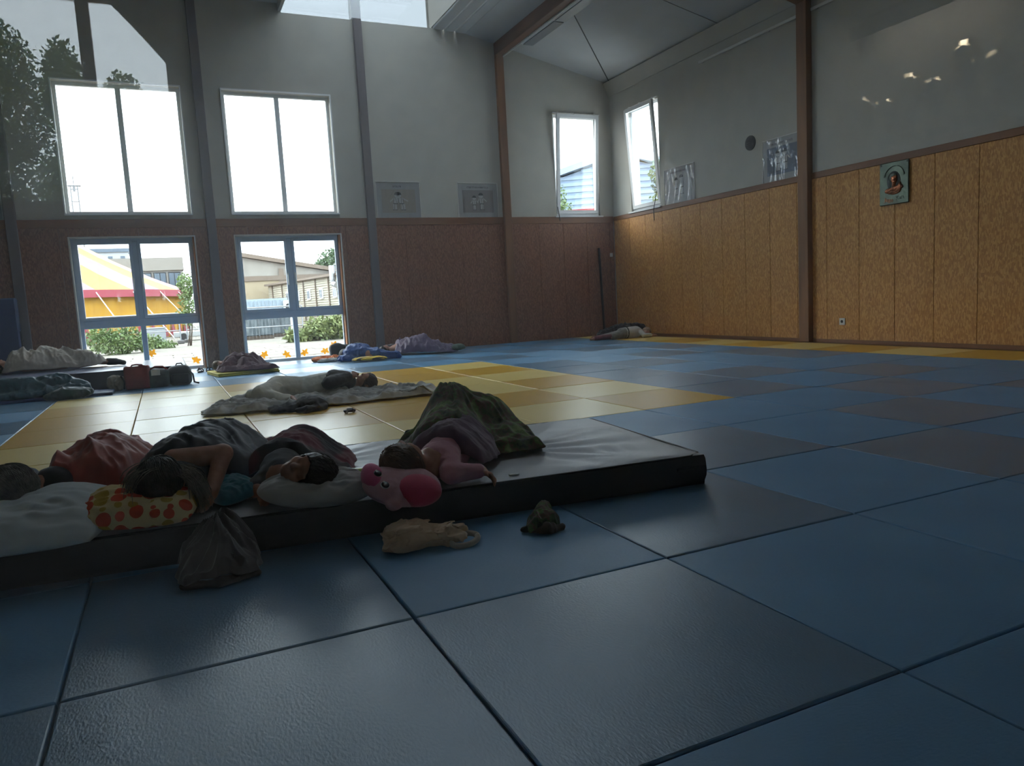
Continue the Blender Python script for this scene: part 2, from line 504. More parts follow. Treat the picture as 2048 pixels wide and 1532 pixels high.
def mat_tile(name, c1, c2, rough, spec=.5, bs=.5, turn=False):
    st = (1.6, .75, 1) if not turn else (.75, 1.6, 1)
    m1 = mat(name, c1, rough, c2, 2.2, (1, 1, 1), bump=(85, bs, st, .003), spec=spec, detail=5)
    return m1
M_['blue_a'] = mat_tile('blue_judo_vinyl', (78, 116, 144), (86, 124, 152), .32, 1.0, .42)
M_['blue_b'] = mat_tile('lighter_blue_judo_vinyl', (88, 136, 172), (96, 144, 180), .46, .6, .40, True)
M_['yellow_a'] = mat_tile('ochre_judo_vinyl', (202, 156, 38), (208, 162, 44), .34, .7, .25)
M_['yellow_b'] = mat_tile('pale_yellow_judo_vinyl', (226, 198, 110), (232, 204, 118), .34, .9, .25, True)

# fabrics and skin
M_['skin'] = mat('skin', (186, 138, 116), .5, (172, 122, 100), 30, bump=(300, .05))
M_['skin_tan'] = mat('tanned_skin', (176, 126, 102), .5, (160, 112, 90), 30)
# ================================================================= STRUCTURE
YB, XR, XL, YF = 13.0, 10.25, -5.0, -2.0      # back wall, right wall, left wall, glass partition
WT = 2.75                                      # top of the timber wainscot

# ---- floor of 1 m judo mats
floor = box('floor', XL, XR, YF, YB, -.10, -.041, M_['subfloor']); tag(floor, kind='structure')
def tile_mesh(w, d):
    b = MB(); g = .0035; c = .006
    rings = [(g, -.04), (g, -c), (g + c * .35, -c * .35), (g + c, 0.0)]
    vs = []
    for i, z in rings: vs += [(i, i, z), (w - i, i, z), (w - i, d - i, z), (i, d - i, z)]
    fs = [(3, 2, 1, 0)]
    for r in range(3):
        for k in range(4): fs.append((r * 4 + k, r * 4 + (k + 1) % 4, r * 4 + 4 + (k + 1) % 4, r * 4 + 4 + k))
    fs.append((12, 13, 14, 15))
    return b.add(vs, fs).mesh('judo_mat')
tile_src = {}
for key in ('blue_a', 'blue_b', 'yellow_a', 'yellow_b'):
    me = tile_mesh(1, 1); me.materials.append(M_[key]); tile_src[key] = me
glossy_blue = {(8, 6), (6, 6), (7, 7), (8, 8), (8, 5), (5, 5), (6, 4), (5, 4), (5, 3), (7, 3), (6, 2), (3, 1), (5, 1), (4, 0), (2, 0), (0, 0), (0, -1), (1, -1), (5, 7), (5, 6), (-1, -1), (-1, 1), (1, 1), (5, -1), (6, 0), (7, 1)}
ochre = {(1, 8), (3, 8), (-1, 7), (2, 7), (3, 7), (4, 7), (-1, 6), (0, 6), (2, 6), (-1, 5), (1, 5), (2, 5), (4, 5), (0, 4), (1, 4), (2, 4), (3, 4), (4, 3)}
for i in range(-5, 10):
    for j in range(-2, 13):
        yel = (-1 <= i < 5 and 3 <= j < 9) or i == 9
        if i == 9: key = 'yellow_b' if (j % 2 == 0) else 'yellow_a'
        elif yel: key = 'yellow_a' if (i, j) in ochre else 'yellow_b'
        elif j >= 9 or i < -1: key = 'blue_a' if (i + j) % 2 == 0 else 'blue_b'
        else: key = 'blue_a' if (i, j) in glossy_blue else 'blue_b'
        o = bpy.data.objects.new('judo_mat', tile_src[key]); COL.objects.link(o)
        o.location = (i, j, rng.uniform(-.0012, .0012)); o.parent = floor
strip = box('edge_strip', 10.0, XR - .03, YF, YB, -.04, -.004, M_['beam_y'], floor)
box('baseboard_right', XR - .03, XR - .008, YF, YB, -.04, .05, M_['rail'])
tag(bpy.data.objects['baseboard_right'], kind='structure')

# ---- wall with openings, built from cells
def cell_wall(name, axis, pos, th, us, zs, holes, material):
    """axis 'y': wall plane y=pos..pos+th, u along x; axis 'x': plane x=pos..pos+th, u along y"""
    us = sorted(set(us)); zs = sorted(set(zs)); b = MB()
    for a0, a1 in zip(us, us[1:]):
        for c0, c1 in zip(zs, zs[1:]):
            mu, mz = (a0 + a1) / 2, (c0 + c1) / 2
            if any(h[0] < mu < h[1] and h[2] < mz < h[3] for h in holes): continue
            if axis == 'y': b.box(a0, a1, pos, pos + th, c0, c1)
            else: b.box(pos, pos + th, a0, a1, c0, c1)
    me = b.mesh(name)
    bm = bmesh.new(); bm.from_mesh(me)
    bmesh.ops.remove_doubles(bm, verts=bm.verts, dist=1e-4)
    # drop the faces shared by neighbouring cells
    seen = {}
    for f in bm.faces: seen.setdefault(tuple(sorted(v.index for v in f.verts)), []).append(f)
    dead = [f for fs in seen.values() if len(fs) > 1 for f in fs]
    bmesh.ops.delete(bm, geom=dead, context='FACES_ONLY')
    bm.to_mesh(me); bm.free()
    o = link(name, me, material); tag(o, kind='structure')
    return o

W1, W2 = (-1.0, 1.02), (1.74, 3.74)
W3 = (8.72, 9.88)
UP = (2.88, 5.15); LOW = (0.0, 2.46); SM = (2.80, 5.06)
LAN = (2.95, 5.97)                              # roof lantern over the room
holesB = [(*W1, *UP), (*W2, *UP), (*W1, *LOW), (*W2, *LOW), (*W3, *SM), (*LAN, 6.64, 7.6)]
wall_back = cell_wall('wall_back', 'y', YB, .26, [XL - .3, XR + .3, *W1, *W2, *W3, *LAN], [-.1, 7.7, *UP, *LOW, *SM, 6.64, 7.6], holesB, M_['white_wall'])
W4 = (11.15, 12.25)
wall_right = cell_wall('wall_right', 'x', XR, .26, [-2.4, YB + .26, *W4], [-.1, 6.3, 2.79, 5.03], [(*W4, 2.79, 5.03)], M_['white_wall'])
wall_left = box('wall_left', XL - .26, XL, -2.4, YB + .26, -.1, 7.8, M_['white_wall']); tag(wall_left, kind='structure')

# ---- timber wainscot: panels, rails, posts
def panel_mesh(w, hgt, th=.018):
    b = MB(); b.bevbox(0, w, 0, th, 0, hgt, .0035); return b
def wain_back(x0, x1, z0, z1):
    """0.625 m boards between x0 and x1"""
    edges = [x0] + [q for q in np.arange(-4.9, 10.3, .625) if x0 + .08 < q < x1 - .08] + [x1]
    for a, c in zip(edges, edges[1:]):
        b = MB(); b.bevbox(a + .002, c - .002, YB - .022, YB - .002, z0, z1, .003)
        b.build('panel', M_['osb_shaded'], wall_back)
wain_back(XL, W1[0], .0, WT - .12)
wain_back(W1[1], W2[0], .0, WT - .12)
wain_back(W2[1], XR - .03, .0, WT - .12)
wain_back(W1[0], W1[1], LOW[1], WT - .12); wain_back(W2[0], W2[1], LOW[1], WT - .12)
box('rail', XL, XR - .04, YB - .035, YB - .002, WT - .12, WT + .03, M_['rail'], wall_back, .004)
ys = [YF] + [q for q in np.arange(4.21 - .625 * 10, 13, .625) if q > YF + .1] + [YB - .03]
for a, c in zip(ys, ys[1:]):
    b = MB(); b.bevbox(XR - .022, XR - .002, a + .003, c - .003, .0, WT - .08, .003)
    b.build('panel', M_['osb'], wall_right)
box('rail', XR - .035, XR - .002, YF, YB - .03, WT - .08, WT + .02, M_['rail'], wall_right, .004)
for x0, x1, top, mt_ in ((7.36, 7.53, 6.5, 'beam'), (4.31, 4.47, 6.64, 'hazed_post'), (1.26, 1.42, 6.9, 'hazed_post'), (-1.9, -1.74, 6.9, 'hazed_post')):
    box('post', x0, x1, YB - .11, YB - .002, 0, top, M_[mt_], wall_back, .006)
box('post', XR - .13, XR - .002, 7.0, 7.21, 0, 5.75, M_['beam'], wall_right, .006)
box('post', XR - .13, XR - .002, 1.1, 1.31, 0, 5.75, M_['beam'], wall_right, .006)
# shallow box-out below the right eave
b = MB(); b.prism([(XR - .16, 5.80), (XR - .002, 5.80), (XR - .002, 5.52), (XR - .03, 5.52)], 'y', YF, YB); b.build('eave_cove', M_['white_wall'], wall_right)

# ---- ceiling: slope over the right side, soffit beside the lantern, flat part on the left
ceiling = empty('ceiling', (0, 0, 6), kind='structure')
SL = .227
def cz(x): return 5.80 + SL * (XR - x)
b = MB(); b.prism([(XR, cz(XR)), (6.72, cz(6.72)), (6.72, cz(6.72) + .2), (XR + .3, cz(XR) + .2)], 'y', YF - .4, YB)
b.build('ceiling_slope', M_['ceiling'], ceiling)
# the seam running diagonally from the corner
b = MB(); p0 = Vector((XR - .02, YB - .08, cz(XR))); p1 = Vector((7.55, 10.2, cz(7.55)))
b.tube([p0, p1], .012, 6); b.build('seam', M_['black'], ceiling)
for yq in (9.1, 5.2, 1.3):
    b = MB(); b.tube([(XR - .1, yq, cz(XR - .1) - .001), (7.55, yq, cz(7.55) - .001)], .006, 5); b.build('seam', M_['hazed_post'], ceiling)
# soffit boards beside the lantern
for k in range(3):
    box('soffit_board', LAN[1] + .02 + k * .25, LAN[1] + .25 + k * .25, YF - .4, YB - .01, 6.62 - .012 * k, 6.72, M_['ceiling'], ceiling, .012)
box('ceiling_panel', XL - .2, LAN[0], YF - .4, YB, 6.80, 7.0, M_['ceiling'], ceiling)
# roof lantern
box('lantern_side', LAN[1], LAN[1] + .06, YF - .4, YB, 6.66, 7.6, M_['white_wall'], ceiling)
box('lantern_side', LAN[0] - .06, LAN[0], YF - .4, YB, 6.66, 7.6, M_['white_wall'], ceiling)
box('lantern_side', LAN[0] - .06, LAN[1] + .06, YF - .4, YF - .3, 6.66, 7.6, M_['white_wall'], ceiling)
LY0 = 3.0
box('ceiling_panel', LAN[0] - .06, LAN[1] + .06, YF - .4, LY0, 7.55, 7.7, M_['ceiling'], ceiling)  # unseen cover over the near lantern, added to limit light in the foreground
for k in range(10):
    y0 = LY0 + k; box('lantern_pane', LAN[0] - .04, LAN[1] + .04, y0 + .03, y0 + .97, 7.58, 7.60, M_['poly'], ceiling)
    box('lantern_bar', LAN[0] - .05, LAN[1] + .05, y0 - .03, y0 + .03, 7.54, 7.66, M_['white_frame'], ceiling)
# beams
box('beam', 7.36, 7.54, YF, YB - .005, 6.20, 6.60, M_['beam_y'], ceiling, .008)
for yb in (7.0, 1.1):
    b = MB(); b.prism([(XR - .005, cz(XR) - .36), (7.54, cz(7.54) - .36), (7.54, cz(7.54)), (XR - .005, cz(XR))], 'y', yb, yb + .21)
    b.build('beam', M_['beam'], ceiling)

# ---- windows
def window(n, x0, x1, z0, z1, y, frame, kind):
    """double window in the back wall; kind 'fixed' (two tall panes) or 'door' (two leaves over two low panes)"""
    w = empty('window_%d' % n, ((x0 + x1) / 2, y, z0), kind='structure')
    fr = M_[frame]; g = M_['glass']; yo = y + .13
    b = MB(); t = .055
    b.box(x0, x0 + t, yo, yo + .07, z0, z1); b.box(x1 - t, x1, yo, yo + .07, z0, z1)
    b.box(x0 + t, x1 - t, yo, yo + .07, z1 - t, z1); b.box(x0 + t, x1 - t, yo, yo + .07, z0, z0 + t)
    b.build('frame', fr, w)
    xm = (x0 + x1) / 2
    box('mullion', xm - .045, xm + .045, yo - .01, yo + .08, z0 + t, z1 - t, fr, w, .006)
    b = MB(); q = .022     # slim light edging around the opening
    b.box(x0 - q, x0, y - .03, y + .03, z0, z1 + q); b.box(x1, x1 + q, y - .03, y + .03, z0, z1 + q); b.box(x0, x1, y - .03, y + .03, z1, z1 + q)
    if kind == 'fixed': b.box(x0 - q, x1 + q, y - .05, y + .1, z0 - .025, z0)
    b.build('reveal_edge', M_['white_frame'] if kind == 'fixed' else M_['reveal'], w)
    if kind == 'fixed':
        for a, c in ((x0 + t, xm - .045), (xm + .045, x1 - t)):
            box('pane', a, c, yo + .03, yo + .036, z0 + t, z1 - t, g, w)
    else:
        zt = .93
        box('transom', x0 + t, x1 - t, yo - .012, yo + .082, zt - .07, zt + .07, fr, w, .006)
        for s, (a, c) in enumerate(((x0 + t, xm - .045), (xm + .045, x1 - t))):
            leaf = MB(); l = .05; z2, z3 = zt + .07, z1 - t
            leaf.box(a, a + l, yo - .03, yo + .03, z2, z3); leaf.box(c - l, c, yo - .03, yo + .03, z2, z3)
            leaf.box(a + l, c - l, yo - .03, yo + .03, z3 - l, z3); leaf.box(a + l, c - l, yo - .03, yo + .03, z2, z2 + l)
            lf = leaf.build('leaf', fr, w)
            box('pane', a + l, c - l, yo + .0, yo + .006, z2 + l, z3 - l, g, lf)
            hx = c - .025 if s == 0 else a + .025
            hb = MB(); hb.bevbox(hx - .012, hx + .012, yo - .05, yo - .03, 1.62, 1.74, .004); hb.bevbox(hx - .009, hx + .009, yo - .085, yo - .05, 1.50, 1.70, .006)
            hb.build('handle', M_['white_plastic'], lf)
            box('pane', a, c, yo + .03, yo + .036, z0 + t, zt - .07, g, w)
    return w
win_a = window(1, *W1, *UP, YB, 'white_frame', 'fixed')
win_b = window(2, *W2, *UP, YB, 'white_frame', 'fixed')
win_c = window(3, *W1, *LOW, YB, 'blue_frame', 'door')
win_d = window(4, *W2, *LOW, YB, 'blue_frame', 'door')
for (x0, x1), w in ((W1, win_c), (W2, win_d)):
    box('wooden_lining', x1 - .03, x1 - .001, YB + .002, YB + .128, .0, LOW[1] - .002, M_['reveal_wood'], w)
# lantern end glazing
w5 = empty('window_5', ((LAN[0] + LAN[1]) / 2, YB, 6.64), kind='structure')
for a, c in ((LAN[0], 4.3), (4.48, LAN[1])): box('pane', a, c, YB + .12, YB + .13, 6.66, 7.58, M_['poly_end'], w5)
b = MB(); b.box(LAN[0], LAN[1], YB + .09, YB + .15, 6.64, 6.665); b.box(4.3, 4.48, YB - .05, YB + .15, 6.665, 7.6); b.build('frame', M_['white_frame'], w5)

def tilt_window(n, M, w, hgt):
    """narrow white window whose sash is tilted into the room; local x along wall, y out of the room, z up"""
    W = empty('window_%d' % n, tuple(M.translation), kind='structure')
    t = .06; b = MB()
    for q in ((0, t, .06, .13, 0, hgt), (w - t, w, .06, .13, 0, hgt), (t, w - t, .06, .13, 0, t), (t, w - t, .06, .13, hgt - t, hgt)): b.box(*q, M=M)
    b.build('frame', M_['white_frame'], W)
    S = M @ TR((0, .05, t), rx=4.5)
    s = MB(); c = .075; h2 = hgt - t * 1.2
    for q in ((.035, .035 + c, -.03, .03, 0, h2), (w - .035 - c, w - .035, -.03, .03, 0, h2), (.035 + c, w - .035 - c, -.03, .03, 0, c), (.035 + c, w - .035 - c, -.03, .03, h2 - c, h2)): s.box(*q, M=S)
    sash = s.build('sash', M_['white_frame'], W)
    p = MB(); p.box(.035 + c, w - .035 - c, -.004, .004, c, h2 - c, M=S); p.build('pane', M_['glass'], sash)
    bar = MB(); bar.tube([M @ Vector((-.03, -.05, hgt + .02)), M @ Vector((w + .05, -.05, hgt + .02))], .016, 8)
    for xx in (.1, w * .45, w - .1): bar.box(xx - .02, xx + .02, -.07, -.002, hgt, hgt + .045, M=M)
    bar.build('opener_bar', M_['white_plastic'], W)
    sl = MB(); sl.box(-.05, w + .05, -.06, .05, -.03, 0, M=M); sl.build('window_sill', M_['white_frame'], W)
    return W
tilt_window(6, TR((W3[0], YB, SM[0])), W3[1] - W3[0], SM[1] - SM[0])
# right-hand wall: local x runs towards the camera (-y), local y out of the room (+x)
Mr = Matrix(((0, 1, 0, XR), (-1, 0, 0, W4[1]), (0, 0, 1, 2.79), (0, 0, 0, 1)))
tilt_window(7, Mr, W4[1] - W4[0], 5.03 - 2.79)
# ---- the lobby the room is seen from: glazed partition at YF, dim lobby behind it
wall_front = cell_wall('wall_front', 'y', YF - .2, .2, [XL - .3, XR + .3, -1.6, 6.4], [-.1, 7.7, .35, 3.2], [(-1.6, 6.4, .35, 3.2)], M_['white_wall'])
box('baseboard_front', XL, XR - .03, YF, YF + .03, 0, .10, M_['rail']); tag(bpy.data.objects['baseboard_front'], kind='structure')
M_['lobby_wall'] = mat('lobby_wall_paint', (150, 146, 138), .85)
M_['lobby_floor'] = mat('lobby_floor', (92, 84, 76), .5, (80, 74, 68), 4)
def sbox(name, *a): return tag(box(name, *a), kind='structure')
sbox('floor_lobby', XL, 6.6, -7.2, YF - .2, -.12, 0.0, M_['lobby_floor'])
sbox('ceiling_lobby', XL, 6.6, -7.2, YF - .2, 3.45, 3.6, M_['lobby_wall'])
sbox('wall_lobby_left', XL - .1, XL, -7.2, YF - .2, 0, 3.45, M_['lobby_wall'])
sbox('wall_lobby_right', 6.6, 6.7, -7.2, YF - .2, 0, 3.45, M_['lobby_wall'])
LW = (-1.35, .57, 1.69, 2.98)
cell_wall('wall_lobby_back', 'y', -7.4, .2, [XL - .1, 6.7, LW[0], LW[1]], [-.1, 3.6, LW[2], LW[3]], [LW], M_['lobby_wall'])
# ================================================================= OUTSIDE
ground = box('ground', -70, 90, 13.27, 120, -.6, -.12, mat('yard_gravel', (117, 109, 98), .9, (103, 97, 86), 1.5, bump=(30, .3))); tag(ground, kind='structure')
M_['paver'] = mat('concrete_paver', (123, 114, 103), .85, (111, 102, 93), 4)
b = MB()
pv = MB().bevbox(.01, .99, .01, .59, -.06, .0, .012).mesh('paver'); pv.materials.append(M_['paver'])
for i in range(-5, 9):
    for j in range(14):
        o = bpy.data.objects.new('paver', pv); COL.objects.link(o); o.parent = ground
        o.location = (i + (.5 if j % 2 else 0), 13.4 + j * .6, -.07 + rng.uniform(-.004, .004))

def foliage(name, blobs, n, size, material, parent=None, seed=1, droop=.3):
    r = np.random.default_rng(seed)
    w = np.array([bl[1][0] * bl[1][1] * bl[1][2] for bl in blobs]) ** .67; w /= w.sum()
    k = r.choice(len(blobs), n, p=w)
    nz = lambda v: v / (np.linalg.norm(v, axis=1, keepdims=True) + 1e-9)
    p = np.array([bl[0] for bl in blobs])[k] + nz(r.normal(size=(n, 3))) * (r.random((n, 1)) ** .35) * np.array([bl[1] for bl in blobs])[k]
    s = size * r.uniform(.6, 1.3, (n, 1))
    a = r.normal(size=(n, 3)); a[:, 2] -= droop; a = nz(a)
    t = nz(np.cross(a, r.normal(size=(n, 3)))); nn = np.cross(a, t)
    V = np.stack([p, p + a * s * .5 + t * s * .28 + nn * s * .06, p + a * s, p + a * s * .5 - t * s * .28 + nn * s * .06], 1).reshape(-1, 3)
    i = 4 * np.arange(n)[:, None]
    F = np.stack([i + [0, 1, 2], i + [0, 2, 3]], 1).reshape(-1, 3)
    return link(name, pydata(name, V, F), material, parent)
leafA = mat('leaf_green', (75, 97, 48), .6, (100, 117, 61), 3)
leafB = mat('leaf_pale_green', (106, 123, 69), .6, (84, 106, 55), 3)
leafC = mat('leaf_dark_green', (58, 78, 47), .6, (75, 95, 58), 3)
bark = mat('bark', (72, 59, 47), .9, (55, 45, 36), 12, (1, 1, .2))
def plant(name, label, cat, base, blobs, n, size, m_, seed, stems=3, group=None):
    t = empty(name, base, label, cat, group)
    foliage('foliage', blobs, n, size, m_, t, seed)
    r = random.Random(seed)
    s = MB()
    for k in range(stems):
        c, rad = blobs[k % len(blobs)]
        s.tube([(base[0] + r.uniform(-.06, .06), base[1] + r.uniform(-.06, .06), base[2]), ((base[0] + c[0]) / 2 + r.uniform(-.08, .08), (base[1] + c[1]) / 2, (base[2] + c[2]) / 2), tuple(c)], [.03 * rad[2] ** .5 + .008, .02, .006], 6)
    s.build('stem', bark, t)
    return t
plant('shrub', 'low bushy green shrub in front of the striped tent', 'shrub', (-1.0, 25.2, -.12),
      [((-1.5, 25.2, .42), (.55, .5, .36)), ((-.8, 25.0, .38), (.6, .5, .42)), ((-.3, 25.3, .2), (.35, .4, .3)), ((-1.1, 25, .1), (.8, .5, .22))], 3200, .11, leafA, 3, 5)
plant('sapling', 'slender young tree growing beside the tent wall', 'tree', (1.15, 28, -.12),
      [((1.25, 28, 2.2), (.32, .3, .42)), ((1.35, 28, 1.6), (.42, .35, .5)), ((1.15, 28, 1.0), (.35, .3, .35))], 1700, .11, leafB, 5, 3)
plant('weed_clump', 'pale weed clump beside the grey block under the tent', 'weeds', (.05, 27.5, -.12),
      [((.0, 27.5, .1), (.35, .3, .25)), ((.4, 27.2, .0), (.3, .3, .14))], 600, .12, leafB, 8, 4)
plant('weed_clump', 'tall pale grass clump outside the right-hand glass door', 'weeds', (5.2, 24.5, -.12),
      [((4.5, 24.5, .1), (.45, .4, .25)), ((5.3, 24.6, .25), (.6, .5, .42)), ((6.1, 24.6, .3), (.6, .5, .5))], 3000, .16, mat('grass_blade', (117, 125, 75), .7, (94, 109, 61), 3), 9, 6)
plant('broadleaf_tree', 'green treetop rising behind the ribbed shed', 'tree', (13.9, 70, -.12),
      [((15.3, 70, 5.3), (1.5, 1.4, 1.2)), ((16.6, 70, 6.0), (1.4, 1.4, 1.1)), ((14.3, 70, 4.8), (1.0, 1.0, .7))], 2200, .3, leafC, 12, 3)
plant('birch', 'leafy tree beside the blue hall outside the narrow back window', 'tree', (18.3, 30.5, -.12),
      [((18.3, 30.5, 5.6), (.55, .6, .9)), ((18.6, 30.5, 4.9), (.7, .6, .7)), ((18.2, 30.5, 4.0), (.8, .7, .8))], 2200, .14, leafB, 14, 3)
plant('broadleaf_tree', 'dark tree at the edge of the tilted side window', 'tree', (24.6, 30.5, -.12),
      [((24.5, 30.5, 7.0), (.5, .6, .9)), ((24.9, 30.5, 6.0), (.8, .8, .9)), ((24.8, 30.5, 4.8), (1.0, .9, 1.0))], 1600, .2, leafC, 15, 3)

# ---- striped circus tent: wedges of roof canvas, valance, wall, ropes
TC = (-10.4, 48.0); TRAD = 12.4; TE = 2.45; TA = 10.2; NW = 36
tent = empty('circus_tent', (TC[0], TC[1], -.12), 'yellow and mauve striped circus tent outside the left glass door', 'tent')
tm = {'y': mat('yellow_canvas', (176, 144, 48), .7, (170, 136, 44), .8), 'm': mat('mauve_canvas', (140, 98, 110), .7, (132, 92, 104), .8),
      'r': mat('red_canvas', (131, 45, 56), .7), 'w': mat('golden_wall_canvas', (173, 129, 23), .7, (165, 120, 20), 1.5)}
for k in range(NW):
    a0 = 2 * math.pi * k / NW; a1 = 2 * math.pi * (k + 1) / NW
    rows = 6; V = []
    for i in range(rows + 1):
        f = i / rows; rr = TRAD * (1 - f) + .4 * f
        zz = TE + (TA - TE) * (f * .62 + .38 * f ** 1.9)
        for a in (a0, (a0 + a1) / 2, a1):
            sag = -.10 * math.sin(math.pi * f) if a not in (a0, a1) else 0
            V.append((TC[0] + rr * math.cos(a), TC[1] + rr * math.sin(a), zz + sag))
    F = []
    for i in range(rows):
        for j in range(2): F.append((i * 3 + j, i * 3 + j + 1, i * 3 + 4 + j, i * 3 + 3 + j))
    link('roof_panel', pydata('roof_panel', V, F), tm['y' if k % 2 else 'm'], tent, True)
    b = MB(); V = []
    for q in range(5):
        a = a0 + (a1 - a0) * q / 4; wz = .03 * math.sin(q * 2.4 + k)
        V += [(TC[0] + TRAD * math.cos(a), TC[1] + TRAD * math.sin(a), TE + .01), (TC[0] + (TRAD + .06 + wz) * math.cos(a), TC[1] + (TRAD + .06 + wz) * math.sin(a), TE - .36)]
    link('valance', pydata('valance', V, [(2 * q, 2 * q + 2, 2 * q + 3, 2 * q + 1) for q in range(4)]), tm['r'], tent, True)
    b = MB(); V = []
    for q in range(9):
        a = a0 + (a1 - a0) * q / 8; rr = TRAD - .35 + .05 * math.sin(q * 1.9)
        V += [(TC[0] + rr * math.cos(a), TC[1] + rr * math.sin(a), TE - .02), (TC[0] + rr * math.cos(a), TC[1] + rr * math.sin(a), -.1)]
    link('wall_panel', pydata('wall_panel', V, [(2 * q, 2 * q + 2, 2 * q + 3, 2 * q + 1) for q in range(8)]), tm['w'], tent, True)
    # red triangles along the foot of the wall
    for q in (.25, .75):
        a = a0 + (a1 - a0) * q; da = (a1 - a0) * .22; rr = TRAD - .26
        link('pennant', pydata('pennant', [(TC[0] + rr * math.cos(a - da), TC[1] + rr * math.sin(a - da), -.05), (TC[0] + rr * math.cos(a + da), TC[1] + rr * math.sin(a + da), -.05), (TC[0] + rr * math.cos(a), TC[1] + rr * math.sin(a), .75)], [(0, 1, 2)]), tm['r'], tent)
    am = a0
    b = MB(); b.tube([(TC[0] + TRAD * math.cos(am), TC[1] + TRAD * math.sin(am), TE - .1), (TC[0] + (TRAD + 2.2) * math.cos(am), TC[1] + (TRAD + 2.2) * math.sin(am), -.1)], .025, 5)
    b.build('guy_rope', M_['white_plastic'], tent)

# ---- yard furniture
galv = mat('galvanised_tube', (137, 140, 144), .4, metal=.5)
fence_foot = mat('fence_foot', (75, 72, 70), .9)
def fence(name, label, x0, x1, y, z1, n):
    t = empty(name, (x0, y, -.12), label, 'fence', 'mesh fences in the yard')
    b = MB()
    b.tube([(x0, y, -.1), (x0, y, z1)], .025); b.tube([(x1, y, -.1), (x1, y, z1)], .025)
    b.tube([(x0, y, z1), (x1, y, z1)], .025); b.tube([(x0, y, .42), (x1, y, .42)], .02); b.build('frame', galv, t)
    b = MB()
    for k in range(1, n): b.tube([(x0 + (x1 - x0) * k / n, y, .0), (x0 + (x1 - x0) * k / n, y, z1)], .004, 4)
    b.build('wire', galv, t)
    for x in (x0, x1):
        b = MB(); b.bevbox(x - .13, x + .13, y - .3, y + .3, -.12, .02, .03); b.build('foot', fence_foot, t)
fence('mesh_fence', 'mesh fence standing before the tent wall', -2.6, .92, 31, 1.12, 30)
fence('mesh_fence', 'short mesh fence beside the slender young tree', 1.2, 2.9, 31.9, 1.08, 16)
fence('mesh_fence', 'mesh fence in front of the dark crates', 2.7, 5.15, 27, 1.15, 20)
t = empty('concrete_block', (.05, 33.2, -.12), 'pale grey block standing under the tent edge', 'block')
b = MB(); b.bevbox(-.34, .40, 33, 33.6, -.12, .52, .03); b.build('block_body', mat('pale_concrete', (137, 140, 142), .8, (126, 129, 133), 3), t)
b = MB(); b.bevbox(-.36, .42, 32.98, 33.62, .52, .57, .015); b.build('cap', mat('pale_concrete_cap', (147, 148, 148), .8), t)
t = empty('trailer', (1.6, 34.5, -.12), 'low white trailer bed behind the mesh fence', 'trailer')
b = MB(); b.bevbox(.7, 2.4, 34, 35, .05, .3, .03); b.build('deck', mat('trailer_white', (153, 153, 151), .6), t)
for x in (1.1, 2.0):
    b = MB(); b.disc((x, 33.95, .06), .17, 'y', .12); b.build('wheel', M_['black'], t)
t = empty('shipping_container', (5.7, 42.5, -.12), 'pale blue-white shipping container before the concrete hall', 'container')
b = MB(); b.box(3.6, 6.85, 42, 44.4, -.0, 1.7); b.build('container_body', mat('container_paint', (139, 150, 159), .6), t)
b = MB()
for k in range(16): b.box(3.65 + k * .2, 3.75 + k * .2, 41.96, 42, .1, 1.6)
b.build('rib', mat('container_rib', (129, 142, 153), .6), t)
t2 = empty('air_unit', (6.82, 41.65, -.12), 'white fan unit at the end of the container', 'machine')
b = MB(); b.bevbox(6.6, 7.05, 41.4, 41.9, -.12, 1.55, .03); b.build('casing', M_['white_plastic'], t2)
b = MB(); b.disc((6.82, 41.38, 1.2), .17, 'y', .03); b.build('fan_grille', M_['black'], t2)
dark_crate = mat('dark_wrapped_crate', (48, 58, 64), .5, (100, 108, 111), 7, (1, 1, .4))
for k, (x0, x1, y0, h, lb) in enumerate(((3.25, 4.4, 29.6, 1.1, 'tall dark wrapped crate nearest the door frame'), (4.5, 5.3, 31.0, .9, 'smaller dark crate behind the tall wrapped crate'))):
    t = empty('crate', ((x0 + x1) / 2, y0 + .5, -.12), lb, 'crate', 'wrapped crates in the yard')
    b = MB(); b.bevbox(x0, x1, y0, y0 + .9, .02, h, .04); b.build('crate_body', dark_crate, t)
    b = MB()
    for x in (x0 + .03, (x0 + x1) / 2, x1 - .03): b.box(x - .03, x + .03, y0 - .02, y0, .02, h)
    b.build('slat', mat('crate_slat', (72, 78, 81), .6), t)
    b = MB(); b.box(x0, x1, y0, y0 + .9, -.12, .02); b.build('pallet', bark, t)

# ---- buildings
conc = mat('weathered_concrete', (147, 142, 134), .85, (131, 125, 117), .8, (1, 1, .3)); beige = mat('beige_render', (153, 139, 115), .85)
brown = mat('brown_fascia', (111, 97, 84), .7); winglass = mat('dark_window_glass', (72, 84, 97), .15)
hall = empty('concrete_hall', (8, 55.2, -.12), 'pale concrete gable hall seen through the right glass door', 'building')
b = MB(); b.prism([(4.4, -.12), (14.2, -.12), (14.2, 3.3), (4.4, 5.2)], 'y', 55, 66); b.build('wall', conc, hall)
b = MB(); b.box(4.4, 14.2, 54.93, 55, 0, 3.2); b.build('lower_wall', beige, hall)
b = MB(); b.prism([(4.2, 5.26), (14.6, 3.28), (14.6, 3.55), (4.2, 5.56)], 'y', 54.7, 66); b.build('roof', brown, hall)
for x in (5.6, 8.5, 11.6):
    b = MB(); b.box(x - .18, x + .18, 54.85, 54.93, 0, 4.9 - (x - 4) * .19); b.build('pillar', brown, hall)
b = MB(); b.box(4.4, 14.2, 54.84, 54.92, 3.2, 3.55); b.build('ledge', brown, hall)
